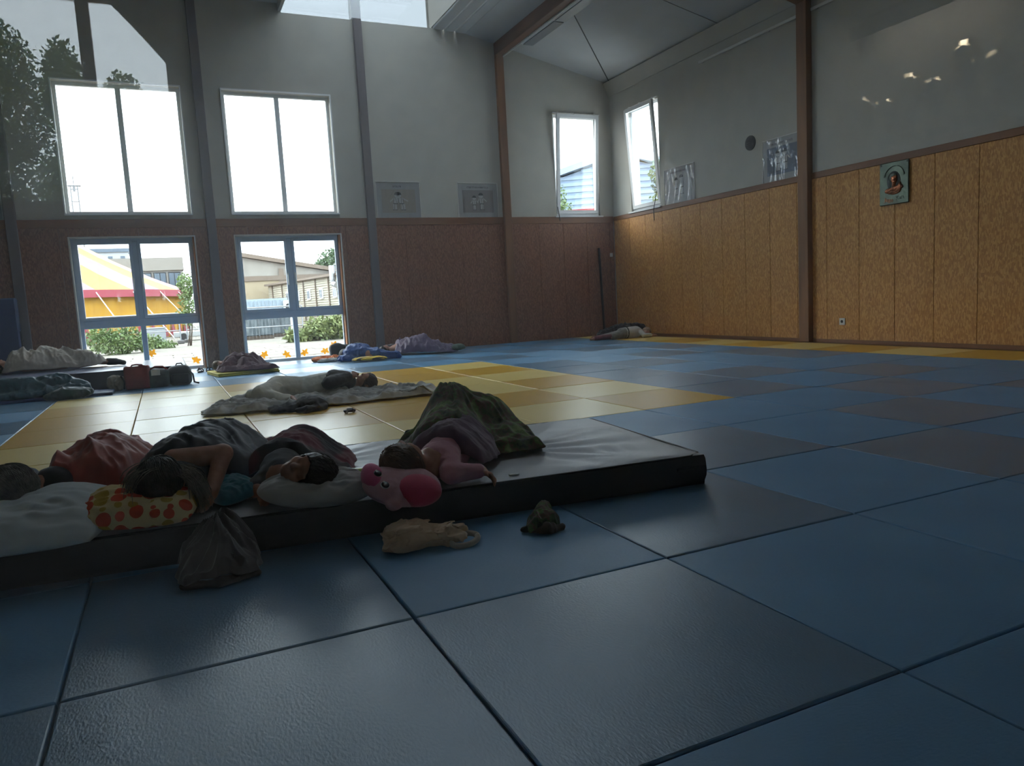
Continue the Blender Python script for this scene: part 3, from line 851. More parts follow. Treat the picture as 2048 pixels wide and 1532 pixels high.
# long ribbed shed running away from the door
shed = empty('ribbed_shed', (8.5, 44, -.12), 'long cream ribbed shed with small white windows', 'building')
Pn, Pf = Vector((9.9, 35.5, 0)), Vector((7.25, 54.2, 0))
dirv = (Pf - Pn); Ls = dirv.length; ang = math.atan2(dirv.y, dirv.x)
Ms = Matrix.Translation(Pn) @ Matrix.Rotation(ang, 4, 'Z')       # local x along the shed, local +y towards the yard
cream = mat('cream_cladding', (159, 153, 136), .7, (150, 144, 126), 2)
b = MB(); b.box(0, Ls - .6, -5, 0, -.12, 2.75, M=Ms); b.build('wall', cream, shed)
for r in range(20):
    b = MB(); b.box(0, Ls - .6, 0, .03, .0 + r * .135, .07 + r * .135, M=Ms); b.build('cladding_rib', mat('cream_rib', (168, 162, 147), .7) if r == 0 else bpy.data.materials['cream_rib'], shed)
for k in range(8):
    x = 1 + k * 2.3
    b = MB(); b.box(x - .05, x + .05, .03, .09, -.1, 2.75, M=Ms); b.build('post', brown, shed)
for x in (2.1, 4.6, 6.9, 9.2, 11.4, 13.6):
    f = MB(); f.box(x - .25, x + .25, .03, .10, 1.55, 2.15, M=Ms); fo = f.build('window', M_['white_frame'], shed)
    for s in (-1, 1):
        g = MB(); g.box(x + s * .12 - .09, x + s * .12 + .09, .10, .105, 1.62, 2.08, M=Ms); g.build('window_glass', winglass, fo)
b = MB(); b.prism([(-5.2, 2.75), (.25, 2.75), (.25, 2.88), (-5.2, 3.2)], 'x', 0, Ls - .5, Ms); b.build('roof', brown, shed)
b = MB(); b.tube([Ms @ Vector(q) for q in ((4.0, .35, 3.3), (4.0, .35, 2.55), (3.9, .35, 2.3), (3.4, .35, 2.2))], .17, 12); b.build('vent_duct', M_['steel'], shed)

office = empty('flat_office', (1, 70, -.12), 'flat-roofed office block rising behind the tent', 'building')
b = MB(); b.box(-6, 2.3, 70, 80, -.12, 5.0); b.build('wall', mat('office_wall', (133, 128, 122), .8), office)
b = MB(); b.box(-6.1, 2.4, 69.8, 80, 5.0, 6.1); b.build('roof', mat('office_fascia', (128, 122, 114), .8), office)
for k in range(7):
    x = 1.6 - k * 1.15
    f = MB(); f.box(x - .5, x + .5, 69.93, 70, 3.4, 4.85); fo = f.build('window', M_['black'], office)
    g = MB(); g.box(x - .44, x - .03, 69.9, 69.93, 3.5, 4.75); g.box(x + .03, x + .44, 69.9, 69.93, 3.5, 4.75); g.build('window_glass', winglass, fo)
tower = empty('white_block', (-4, 82, -.12), 'white distant block above the tent roof', 'building')
b = MB(); b.box(-7, -2.2, 82, 90, -.12, 7.6); b.build('wall', mat('white_render', (161, 162, 164), .8), tower)
b = MB(); b.box(-7.2, -2.0, 81.8, 90, 7.6, 7.95); b.build('roof', winglass, tower)
for k in range(4):
    f = MB(); f.box(-2.9 - k * 1.1, -2.5 - k * 1.1, 81.93, 82, 6.4, 7.2); f.build('window', winglass, tower)
mast = empty('lattice_mast', (-4.4, 60, -.12), 'thin lattice mast standing against the white sky', 'mast')
b = MB()
for x in (-4.72, -4.28): b.tube([(x, 60, -.1), (x, 60, 10.6)], .045, 5)
for k in range(12): b.tube([(-4.72, 60, 1 + k * .85), (-4.28, 60, 1 + k * .85)], .04, 5)
b.build('lattice', mat('mast_steel', (94, 95, 98), .5), mast)
b = MB(); b.tube([(-4.95, 60, 10.6), (-4.05, 60, 10.6)], .06, 5); b.tube([(-4.5, 60, 10.6), (-4.5, 60, 11.3)], .035, 5); b.box(-4.58, -4.42, 59.95, 60.05, 10.2, 10.6); b.build('lamp_head', bpy.data.materials['mast_steel'], mast)

# blue ribbed hall behind the corner, gable towards the room
az = math.radians(33.4); Rg = 50
c0 = Vector((.36 + Rg * math.sin(az), -2.26 + Rg * math.cos(az), 0))
Mh = Matrix.Translation(c0) @ Matrix.Rotation(-az, 4, 'Z')
bh = empty('blue_hall', tuple(c0 - Vector((0, 0, .12))), 'blue-grey ribbed metal hall with a low gable', 'building')
b = MB(); b.prism([(-14, -.12), (14, -.12), (14, 5.8), (0, 9.6), (-14, 5.8)], 'y', 0, 20, Mh); b.build('wall', mat('blue_sheet', (106, 123, 144), .5), bh)
rib = mat('blue_sheet_rib', (123, 139, 158), .5)
for r in range(23):
    z = .4 + r * .4
    half = 14 if z < 5.7 else max(0, (9.45 - z) / 3.8 * 14)
    if half < .5: continue
    b = MB(); b.box(-half, half, -.06, 0, z, z + .22, M=Mh); b.build('cladding_rib', rib, bh)
b = MB(); b.prism([(-14.6, 5.75), (0, 9.7), (14.6, 5.75), (14.6, 6.1), (0, 10.1), (-14.6, 6.1)], 'y', -.5, 20.3, Mh); b.build('roof', mat('blue_roof_edge', (133, 145, 161), .5), bh)
b = MB(); b.box(-10, 10, -.12, -.06, 5.7, 6.5, M=Mh); b.build('red_band', mat('red_sheet', (137, 51, 48), .6), bh)

# yellow paper shapes stuck on the lower panes
dec = bpy.data.materials.new('yellow_tissue_paper'); dec.use_nodes = True
nt = dec.node_tree; tb = nt.nodes.new('ShaderNodeBsdfTranslucent'); tb.inputs[0].default_value = lin((240, 196, 70))
mxs = nt.nodes.new('ShaderNodeMixShader'); mxs.inputs[0].default_value = .6
nt.nodes['Principled BSDF'].inputs['Base Color'].default_value = lin((236, 194, 66))
nt.links.new(nt.nodes['Principled BSDF'].outputs[0], mxs.inputs[1]); nt.links.new(tb.outputs[0], mxs.inputs[2]); nt.links.new(mxs.outputs[0], nt.nodes['Material Output'].inputs[0])
for x, z, w in ((.1, .35, win_c), (.85, .16, win_c), (2.09, .16, win_d), (2.52, .13, win_d), (2.87, .14, win_d), (3.28, .14, win_d), (3.46, .25, win_d)):
    r = random.Random(int(x * 100)); n = 24; b = MB(); ph = r.uniform(0, 6)
    poly = []
    for k in range(n):
        a = 2 * math.pi * k / n; rr = .062 * (1 + .32 * math.sin(5 * a + ph) + .18 * math.sin(2 * a + ph * 2))
        poly.append((x + rr * math.cos(a), z + rr * math.sin(a)))
    b.prism(poly, 'y', 13.150, 13.154); b.build('paper_cutout', dec, w)
# ================================================================= FITTINGS
# ceiling luminaires hung beside the beam
def luminaire(y0, y1, lb):
    t = empty('ceiling_light', (7.72, (y0 + y1) / 2, 6.2), lb, 'light fitting', 'linear lights along the beam')
    b = MB(); b.bevbox(7.56, 7.86, y0, y1, 6.17, 6.27, .015); b.build('housing', M_['white_frame'], t)
    b = MB(); b.bevbox(7.60, 7.82, y0 + .05, (y0 + y1) / 2 - .02, 6.150, 6.172, .004); b.build('diffuser', mat('light_louvre', (120, 124, 128), .35, metal=.3), t)
    b = MB(); b.bevbox(7.60, 7.82, (y0 + y1) / 2 + .02, y1 - .05, 6.150, 6.172, .004); b.build('diffuser', bpy.data.materials['light_louvre'], t)
    for k in range(2):
        b = MB(); b.box(7.54, 7.58, y0 + .4 + k * (y1 - y0 - .8) - .02, y0 + .4 + k * (y1 - y0 - .8) + .02, 6.2, 6.34); b.build('bracket', M_['steel'], t)
luminaire(9.3, 12.1, 'unlit linear ceiling light beside the timber beam near the back wall')
luminaire(5.6, 8.4, 'unlit linear ceiling light further forward along the timber beam')
b = MB(); b.tube([(7.53, 12.9, 6.17), (7.53, 9.2, 6.17)], .014, 6); o = b.build('cable_duct', M_['white_plastic']); tag(o, 'thin white cable duct under the timber beam', 'duct')
# rail on the right wall
for y0, y1, lb in ((7.25, 9.75, 'white wall rail above the grey posters left of the timber post'), (3.4, 6.98, 'white wall rail at the top right beyond the timber post')):
    t = empty('wall_rail', (XR - .04, y0, 5.32), lb, 'rail', 'white rails high on the right wall')
    b = MB(); b.bevbox(XR - .05, XR - .025, y0, y1, 5.30, 5.345, .006); b.build('track', M_['white_plastic'], t)
    n = 5
    for k in range(n):
        y = y0 + .1 + (y1 - y0 - .2) * k / (n - 1)
        b = MB(); b.box(XR - .026, XR - .002, y - .02, y + .02, 5.295, 5.35); b.build('bracket', M_['steel'], t)
# round vent
t = empty('wall_vent', (XR, 8.42, 3.54), 'round dark vent in the white right wall', 'vent')
b = MB(); n = 24
ring = [(math.cos(2 * math.pi * k / n), math.sin(2 * math.pi * k / n)) for k in range(n)]
b.disc((XR - .008, 8.42, 3.54), .13, 'x', .014, 28); b.build('flange', M_['black'], t)
for k in range(5):
    b = MB(); w = .1 * math.sqrt(1 - ((k - 2) / 3) ** 2); b.box(XR - .02, XR - .014, 8.42 - w, 8.42 + w, 3.47 + k * .032, 3.485 + k * .032); b.build('slat', mat('vent_slat', (44, 44, 46), .5) if k == 0 else bpy.data.materials['vent_slat'], t)
# socket
t = empty('wall_socket', (XR - .03, 6.40, .34), 'small white wall socket low on the wood panelling', 'socket')
b = MB(); b.bevbox(XR - .038, XR - .023, 6.345, 6.455, .285, .395, .004); b.build('plate', M_['white_plastic'], t)
b = MB(); b.disc((XR - .039, 6.40, .34), .024, 'x', .004, 16); b.build('outlet', M_['black'], t)
# relief plaque
t = empty('relief_plaque', (XR - .03, 5.44, 2.07), 'greenish metal relief plaque hung on the wood panelling', 'plaque')
Mp = Matrix(((0, -1, 0, XR - .055), (-1, 0, 0, 5.69), (0, 0, 1, 2.06), (0, 0, 0, 1)))    # local x to the right, y out of the wall, z up
patina = mat('green_bronze', (86, 96, 84), .35, (66, 74, 66), 9, metal=.75, bump=(30, .3)); copper = mat('copper', (176, 112, 78), .35, (120, 80, 60), 12, metal=.8)
b = MB(); b.bevbox(0, .48, -.02, .005, 0, .61, .008, M=Mp); b.build('back_plate', patina, t)
def reloc(p): return [float(q) for q in (Mp @ Vector(p))]
dark_p = mat('dark_patina', (38, 44, 42), .45, metal=.6)
link('recess', sdf_mesh('recess', [ell(reloc((.24, .004, .33)), (.012, .115, .15))], .006, .004), dark_p, t)
link('portrait_relief', sdf_mesh('portrait_relief', [ell(reloc((.255, .018, .365)), (.022, .052, .068)), cap(reloc((.25, .014, .31)), reloc((.25, .012, .26)), .026, .03), cap(reloc((.13, .008, .20)), reloc((.36, .008, .24)), .030, .034), ell(reloc((.245, .008, .19)), (.018, .12, .05)), cap(reloc((.262, .036, .375)), reloc((.268, .040, .350)), .009, .011), cap(reloc((.30, .012, .20)), reloc((.35, .012, .29)), .022, .018)], .005, .012, disp=lambda X, Y, Z: .004 * vnoise(X * 70, Y * 70, Z * 70)), copper, t)
link('relief_hair', sdf_mesh('relief_hair', [ell(reloc((.245, .016, .415)), (.022, .058, .036)), ell(reloc((.205, .016, .37)), (.018, .022, .05))], .005, .01), patina, t)
b = MB()
for k in range(22):
    a0, a1 = math.pi * (.08 + .84 * k / 22), math.pi * (.08 + .84 * (k + 1) / 22)
    b.tube([Mp @ Vector((.25 + .17 * math.cos(a), .012, .36 + .19 * math.sin(a))) for a in (a0, a1)], .008, 5)
b.build('wreath_band', patina, t)
def text(name, s, size, M, material, parent, ext=.002):
    cu = bpy.data.curves.new(name, 'FONT'); cu.body = s; cu.size = size; cu.extrude = ext; cu.align_x = 'CENTER'; cu.resolution_u = 2
    o = bpy.data.objects.new(name, cu); COL.objects.link(o); o.matrix_world = M
    dg = bpy.context.evaluated_depsgraph_get(); me = bpy.data.meshes.new_from_object(o.evaluated_get(dg)); me.transform(M)
    bpy.data.objects.remove(o); return link(name, me, material, parent)
Rt = Matrix(((0, 0, -1, 0), (-1, 0, 0, 0), (0, 1, 0, 0), (0, 0, 0, 1)))      # text plane onto the right wall, facing the room
text('lettering', 'Jugo', .085, Matrix.Translation(Mp @ Vector((.16, .01, .045))) @ Rt @ Matrix.Rotation(math.radians(-8), 4, 'Z'), copper, t)
text('lettering', 'Kan', .085, Matrix.Translation(Mp @ Vector((.345, .01, .06))) @ Rt @ Matrix.Rotation(math.radians(8), 4, 'Z'), patina, t)
for x, z in ((.03, .58), (.45, .58)):
    b = MB(); b.disc(Mp @ Vector((x, .008, z)), .012, 'x', .008, 10); b.build('screw', M_['black'], t)

# posters in plastic sleeves: local x right, y towards the room, z up
ink = mat('printed_line', (52, 52, 58), .6); paper = mat('poster_paper', (176, 176, 176), .6); kit = mat('printed_white', (196, 196, 196), .6)
def sleeve_mat(): 
    return glass('clear_sleeve', (.92, .92, .93), .10, .12)
M_['sleeve'] = sleeve_mat()
def poster(M, w, h, field, label, pose, crease):
    t = empty('poster', tuple(M @ Vector((w / 2, 0, 0))), label, 'poster', 'sleeved posters standing on the wainscot')
    r = random.Random(pose * 13 + 5)
    b = MB(); b.box(0, w, 0, .004, 0, h, M=M); b.build('sheet', paper, t)
    b = MB(); b.box(w * .1, w * .9, .004, .0055, h * .14, h * .82, M=M); fo = b.build('print_field', mat('print_field_%d' % pose, field, .6), t)
    # heading: a row of small dark strokes, too small to read
    b = MB(); x = w * (.22 if pose != 1 else .38); xe = w * (.78 if pose != 1 else .58)
    while x < xe:
        ww = r.uniform(.008, .02)
        b.box(x, x + .006, .004, .0055, h * .875, h * .93, M=M); b.box(x, x + ww, .004, .0055, h * (.915 if r.random() < .5 else .88), h * (.915 if r.random() < .5 else .88) + .008, M=M)
        x += ww + .012
    b.build('heading', ink, t)
    # two drawn figures in white jackets
    def fig(cx, s, bent):
        P = lambda x, z: (cx + x * s, h * .2 + z * s)
        b = MB()
        def poly(pts, d=.006): b.prism(pts, 'y', .0055, d, M)
        poly([P(-.10, .05), P(-.02, .05), P(.0, .30), P(.02, .05), P(.10, .05), P(.09, .34), P(-.09, .34)])
        poly([P(-.11 + bent, .33), P(.11 + bent, .33), P(.13 + bent * 2, .62), P(-.12 + bent * 2, .62)])
        poly([P(.10 + bent * 2, .60), P(.26, .44), P(.28, .50), P(.12 + bent * 2, .66)]); poly([P(-.10 + bent * 2, .60), P(-.22, .42), P(-.26, .46), P(-.12 + bent * 2, .66)])
        n = 14; hc = (cx + bent * 2.6 * s, h * .2 + .76 * s)
        poly([(hc[0] + .13 * s * math.cos(2 * math.pi * k / n), hc[1] + .13 * s * math.sin(2 * math.pi * k / n)) for k in range(n)])
        f = b.build('drawn_figure', kit, fo)
        b = MB()
        poly([(hc[0] + .14 * s * math.cos(math.pi * k / 10), hc[1] + .02 * s + .14 * s * math.sin(math.pi * k / 10)) for k in range(11)], .0065)
        poly([P(-.12 + bent, .33), P(.12 + bent, .33), P(.12 + bent, .37), P(-.12 + bent, .37)], .0065)
        for (a, c) in (((-.12, .03), (-.02, .06)), ((.02, .03), (.13, .06))): poly([P(*a), P(c[0], a[1]), P(*c), P(a[0], c[1])], .0065)
        for (x0, z0, x1, z1) in ((-.11, .34, -.12, .62), (.11, .34, .13, .62), (0, .62, .03, .38), (-.10, .06, -.09, .33), (.10, .06, .09, .33)):
            poly([P(x0 - .008 + bent, z0), P(x0 + .008 + bent, z0), P(x1 + .008 + bent * 1.6, z1), P(x1 - .008 + bent * 1.6, z1)], .0065)
        b.build('drawn_line', ink, f)
    s = h * .62
    fig(w * .40, s * (.8 if pose == 2 else .95), .05 if pose == 1 else .0); fig(w * .60, s * (.95 if pose != 3 else 1.05), -.08 if pose == 1 else -.02)
    # clear sleeve with creases
    g = np.linspace(0, 1, 40); V = []; F = []
    for a in g:
        for c in g:
            d = .012 + .004 * vnoise(a * 3 + pose, c * 3) + crease * (max(0, ridge(a * 9 + .5 * vnoise(c * 2, pose), c * .9 + pose)) ** 6)
            V.append(M @ Vector((-.015 + a * (w + .03), d, -.0 + c * (h + .02))))
    for i in range(39):
        for j in range(39): F.append((i * 40 + j, (i + 1) * 40 + j, (i + 1) * 40 + j + 1, i * 40 + j + 1))
    link('clear_sleeve', pydata('clear_sleeve', V, F), M_['sleeve'], t, True)
    b = MB()
    for q in ((-.02, -.012, 0, .014, 0, h + .03), (w + .012, w + .02, 0, .014, 0, h + .03), (-.02, w + .02, 0, .014, h + .02, h + .03)): b.box(*q, M=M)
    b.build('sleeve_edge', M_['white_plastic'], t)
MB_ = lambda x: Matrix(((1, 0, 0, x), (0, -1, 0, YB - .002), (0, 0, 1, WT + .035), (0, 0, 0, 1)))
MR_ = lambda y: Matrix(((0, -1, 0, XR - .002), (-1, 0, 0, y), (0, 0, 1, WT + .03), (0, 0, 0, 1)))
poster(MB_(4.56), .90, .70, (172, 164, 150), 'pale tan poster right of the grey back-wall post', 1, .006)
poster(MB_(6.34), .90, .70, (146, 142, 138), 'grey sleeved poster left of the timber back-wall post', 2, .010)
poster(MR_(10.97), .95, .69, (186, 186, 184), 'whitish creased poster beside the tilted side window', 3, .028)
poster(MR_(8.10), .86, .69, (104, 118, 138), 'blue-grey sleeved poster left of the right-wall timber post', 4, .022)
poster(MB_(-2.85), .90, .70, (150, 148, 146), 'pale poster at the left edge of the back wall', 5, .010)

# corner: dark pole, switch, cords at the windows
t = empty('leaning_pole', (9.78, 12.85, 0), 'dark thin pole leaning in the corner by the back wall', 'pole')
b = MB(); b.tube([(9.78, 12.86, 0), (9.76, 12.93, 2.05)], .028, 10); b.build('shaft', M_['black'], t)
b = MB(); b.bevbox(9.70, 9.86, 12.80, 12.92, 0, .05, .01); b.build('foot', M_['black'], t)
t = empty('wall_switch', (10.12, YB - .03, 1.88), 'small white switch on the back wall by the corner', 'switch')
b = MB(); b.bevbox(10.08, 10.16, YB - .036, YB - .023, 1.84, 1.93, .004); b.build('plate', M_['white_plastic'], t)
b = MB(); b.bevbox(10.10, 10.14, YB - .042, YB - .036, 1.86, 1.91, .003); b.build('rocker', M_['white_plastic'], t)
b = MB(); b.tube([(10.17, 11.17, 3.1), (10.17, 11.25, 2.86), (10.19, 11.33, 2.74), (10.19, 11.32, 2.5)], .008, 6); tag(b.build('window_cord', M_['black']), 'thin dark cord hanging at the tilted side window', 'cord')
b = MB(); b.tube([(8.72, 12.94, 3.0), (8.74, 12.93, 2.83), (8.76, 12.93, 2.68)], .009, 6); tag(b.build('window_cord', M_['black']), 'short dark cord hanging at the narrow back window', 'cord')
# ================================================================= BIG MATS
vinyl_grey = mat('grey_vinyl_cover', (172, 172, 175), .42, (162, 162, 166), 3, bump=(120, .06), spec=.6)
vinyl_black = mat('black_vinyl_side', (20, 20, 22), .5, (25, 25, 27), 4, bump=(160, .08))
def crash_mat(name, label, origin, rz, L, D, H, top, side, wr, fans=(), seam=None, res=(170, 70), group=None):
    """thick landing mat; local x along L, y depth; origin = near corner"""
    t = empty(name, origin, label, 'mat', group, rz=rz)
    M = Matrix.Translation(Vector(origin)) @ Matrix.Rotation(rz, 4, 'Z')
    nu, nv = res
    u = np.linspace(0, L, nu)[:, None] + np.zeros((1, nv)); v = np.linspace(0, D, nv)[None, :] + np.zeros((nu, 1))
    e = np.minimum(np.minimum(u, L - u), np.minimum(v, D - v))
    z = H - .012 + .012 * np.clip(e / .10, 0, 1) ** .6 + wr * .35 * vnoise(u * 2.2, v * 2.2, 2.0)
    z = z + wr * .55 * np.maximum(0, ridge(u * 1.2 + v * 4.2 + .5 * vnoise(u * 2, v * 2, 1), v * .7 - u * .5, 6.0) - .35) * np.clip(e / .05, 0, 1)
    z = z + wr * .4 * np.maximum(0, ridge(u * 16, v * 2.0, 9.0) - .2) * np.exp(-e / .09) * np.clip(e / .015, 0, 1)
    for (cx, cy, a0, a1, amp, ln) in fans:      # creases radiating from a pressed spot
        dx, dy = u - cx, v - cy; rr = np.sqrt(dx ** 2 + dy ** 2) + 1e-6; an = np.arctan2(dy, dx)
        win = np.clip((an - a0) / .25, 0, 1) * np.clip((a1 - an) / .25, 0, 1)
        z = z + amp * np.cos(an * 15 + 1.2 * vnoise(u * 3, v * 3, 4)) * np.exp(-(rr / ln) ** 2) * win * np.clip(rr / .12, 0, 1) * np.clip(e / .05, 0, 1)
    P = np.stack([u, v, z], -1).reshape(-1, 3); I = np.arange(nu * nv).reshape(nu, nv)
    F = np.stack([I[:-1, :-1], I[1:, :-1], I[1:, 1:], I[:-1, 1:]], -1).reshape(-1, 4)
    me = pydata('top_cover', P, F); me.transform(M); link('top_cover', me, top, t, True)
    # side skirt, slightly bulging
    loop = [(x, 0) for x in np.linspace(0, L, 60)] + [(L, y) for y in np.linspace(0, D, 25)[1:]] + [(x, D) for x in np.linspace(L, 0, 60)[1:]] + [(0, y) for y in np.linspace(D, 0, 25)[1:-1]]
    n = len(loop); V = []; hs = [0, .12, .3, .5, .7, .88, 1.0]
    for q in hs:
        for (x, y) in loop:
            bul = .010 * math.sin(math.pi * q) + .006 * float(vnoise(x * 4, y * 4, q * 3)) * (0 < q < 1)
            ox = (bul if x >= L else -bul if x <= 0 else 0); oy = (bul if y >= D else -bul if y <= 0 else 0)
            V.append((x + ox, y + oy, q * (H - .012)))
    F = [(r * n + k, r * n + (k + 1) % n, (r + 1) * n + (k + 1) % n, (r + 1) * n + k) for r in range(len(hs) - 1) for k in range(n)]
    F.append(tuple(range(n))[::-1])
    me = pydata('side_cover', V, F); me.transform(M); link('side_cover', me, side, t, True)
    b = MB(); b.tube([M @ Vector((x, y, H - .012)) for x, y in loop[::2] + [loop[0]]], .006, 6); b.build('piping', side, t, True)
    return t, M
A_ = math.atan2(1.10 - .78, -.31 - 2.82)     # front edge runs from the right corner to the left
front_mat, FM = crash_mat('crash_mat', 'large black crash mat with grey top under the sleepers in front', (-1.75, .78 + (2.82 + 1.75) * .1022, 0), math.atan2(-.32, 3.13), 4.594, 1.40, .165,
    vinyl_grey, vinyl_black, .010, fans=((3.72, .62, -1.2, 1.3, .010, .75), (2.7, .9, -.6, 2.4, .006, .5), (4.3, .1, 1.2, 2.9, .006, .4)))
b = MB(); b.bevbox(4.43, 4.60, -.014, -.004, .085, .10, .002, M=FM); b.bevbox(4.598, 4.608, .0, .3, .085, .10, .002, M=FM); b.build('strap', M_['black'], front_mat)
b = MB(); b.bevbox(3.55, 3.60, .055, .075, .166, .170, .001, M=FM); b.build('label_tag', M_['white_plastic'], front_mat)
b = MB(); b.box(2.42, 2.43, -.016, -.008, .01, .15, M=FM); b.build('seam', M_['black'], front_mat)
left_mat, LM = crash_mat('crash_mat', 'dark navy crash mat with pale sheen beside the left glass door', (-3.4, 10.0, 0), 0, 4.0, 2.2, .28,
    mat('navy_vinyl_top', (86, 92, 118), .32, spec=.7), mat('navy_vinyl_side', (30, 34, 52), .5), .008, res=(90, 50))
t = empty('upright_mat', (-2.5, 12.8, 0), 'blue landing mat standing upright against the back wall', 'mat')
blue_v = mat('royal_blue_vinyl', (36, 62, 108), .5, (32, 56, 100), 3, bump=(160, .08))
b = MB(); b.bevbox(-3.6, -1.86, 12.64, 12.86, 0, 1.46, .02); b.build('cover', blue_v, t)
b = MB(); b.bevbox(-1.862, -1.848, 12.70, 12.80, .6, .9, .004); b.build('handle', M_['black'], t)
t = empty('exercise_mat', (-1.3, 9.3, 0), 'thin blue exercise mat under the teal sleeping bag', 'mat')
b = MB(); b.bevbox(-2.2, -.36, 9.14, 9.72, 0.002, .04, .008); b.build('cover', blue_v, t)
b = MB(); b.bevbox(-1.02, -1.0, 9.135, 9.725, .004, .0425, .002); b.build('seam', M_['black'], t)
# ================================================================= SLEEPERS
def frame3(crown, face):
    C = np.array(crown, float); C /= np.linalg.norm(C)
    F = np.array(face, float); F -= C * (F @ C); F /= np.linalg.norm(F)
    S = np.cross(F, C)
    return np.stack([S, F, C])
def head_prims(c, crown, face, s, neck):
    """head of height s (chin to crown) with brow, closed lids, nose, lips, chin, ears; neck runs to point `neck`"""
    R = frame3(crown, face); S, F, C = R; c = np.array(c, float)
    P = lambda a, b, d: c + s * (a * S + b * F + d * C)
    pr = [ell(P(0, -.05, .09), np.array((.345, .43, .40)) * s, R), ell(P(0, .08, -.16), np.array((.285, .30, .33)) * s, R), ell(P(0, .20, -.36), np.array((.15, .13, .11)) * s, R),
          ell(P(0, .335, .085), np.array((.25, .07, .055)) * s, R),
          cap(P(0, .37, .02), P(0, .455, -.115), .035 * s, .052 * s), ell(P(.05, .40, -.125), np.array((.035, .04, .03)) * s, R), ell(P(-.05, .40, -.125), np.array((.035, .04, .03)) * s, R),
          ell(P(.14, .335, -.005), np.array((.072, .05, .038)) * s, R), ell(P(-.14, .335, -.005), np.array((.072, .05, .038)) * s, R),
          ell(P(.17, .24, -.14), np.array((.11, .10, .11)) * s, R), ell(P(-.17, .24, -.14), np.array((.11, .10, .11)) * s, R),
          cap(P(-.085, .355, -.225), P(.085, .355, -.225), .022 * s), cap(P(-.07, .345, -.268), P(.07, .345, -.268), .026 * s),
          cap(P(0, -.12, -.22), neck, .19 * s, .21 * s)]
    for q in (-1, 1):
        pr += [ell(P(q * .345, -.06, -.02), np.array((.035, .085, .13)) * s, R), cap(P(q * .365, -.10, .08), P(q * .375, -.09, -.06), .022 * s)]
    return pr, R
def arm(sh, el, wr, r=(.042, .034, .026)):
    return [cap(sh, el, r[0], r[1]), cap(el, wr, r[1], r[2])]
def hand_prims(wr, direc, palm, size, curl=.5, spread=.16):
    """palm, four bent fingers of unequal length and a thumb; direc = towards the fingertips, palm = palm normal"""
    D = np.array(direc, float); D /= np.linalg.norm(D)
    Nn = np.array(palm, float); Nn -= D * (Nn @ D); Nn /= np.linalg.norm(Nn)
    S = np.cross(D, Nn); w = np.array(wr, float); k = size
    R = np.stack([S, D, Nn])
    pr = [rbox(w + D * .26 * k, np.array((.20, .26, .075)) * k, .07 * k, R), cap(w - D * .1 * k, w + D * .1 * k, .13 * k)]
    for i, (off, ln) in enumerate(((-.16, .40), (-.055, .46), (.055, .43), (.155, .33))):
        b0 = w + D * .47 * k + S * off * k
        d1 = D + S * off * spread * 2; d1 /= np.linalg.norm(d1)
        a1, a2 = curl * .9, curl * 1.9
        v1 = d1 * math.cos(a1) + Nn * math.sin(a1); v2 = d1 * math.cos(a2) + Nn * math.sin(a2)
        p1 = b0 + v1 * ln * .55 * k; p2 = p1 + v2 * ln * .5 * k
        pr += [cap(b0 - D * .05 * k, p1, .052 * k, .047 * k), cap(p1, p2, .047 * k, .038 * k)]
    t0 = w + D * .14 * k - S * .17 * k; v = -S * .75 + D * .65 + Nn * .35; v /= np.linalg.norm(v)
    t1 = t0 + v * .24 * k; v2 = -S * .2 + D * .9 + Nn * .5; v2 /= np.linalg.norm(v2)
    pr += [cap(t0, t1, .068 * k, .055 * k), cap(t1, t1 + v2 * .2 * k, .055 * k, .042 * k)]
    return pr
hairs = {}
def hair_mat(name, c1, c2):
    return mat(name, c1, .45, c2, 40, (1, 1, 1), bump=(140, .5, (1, 1, 1), .004), spec=.4)
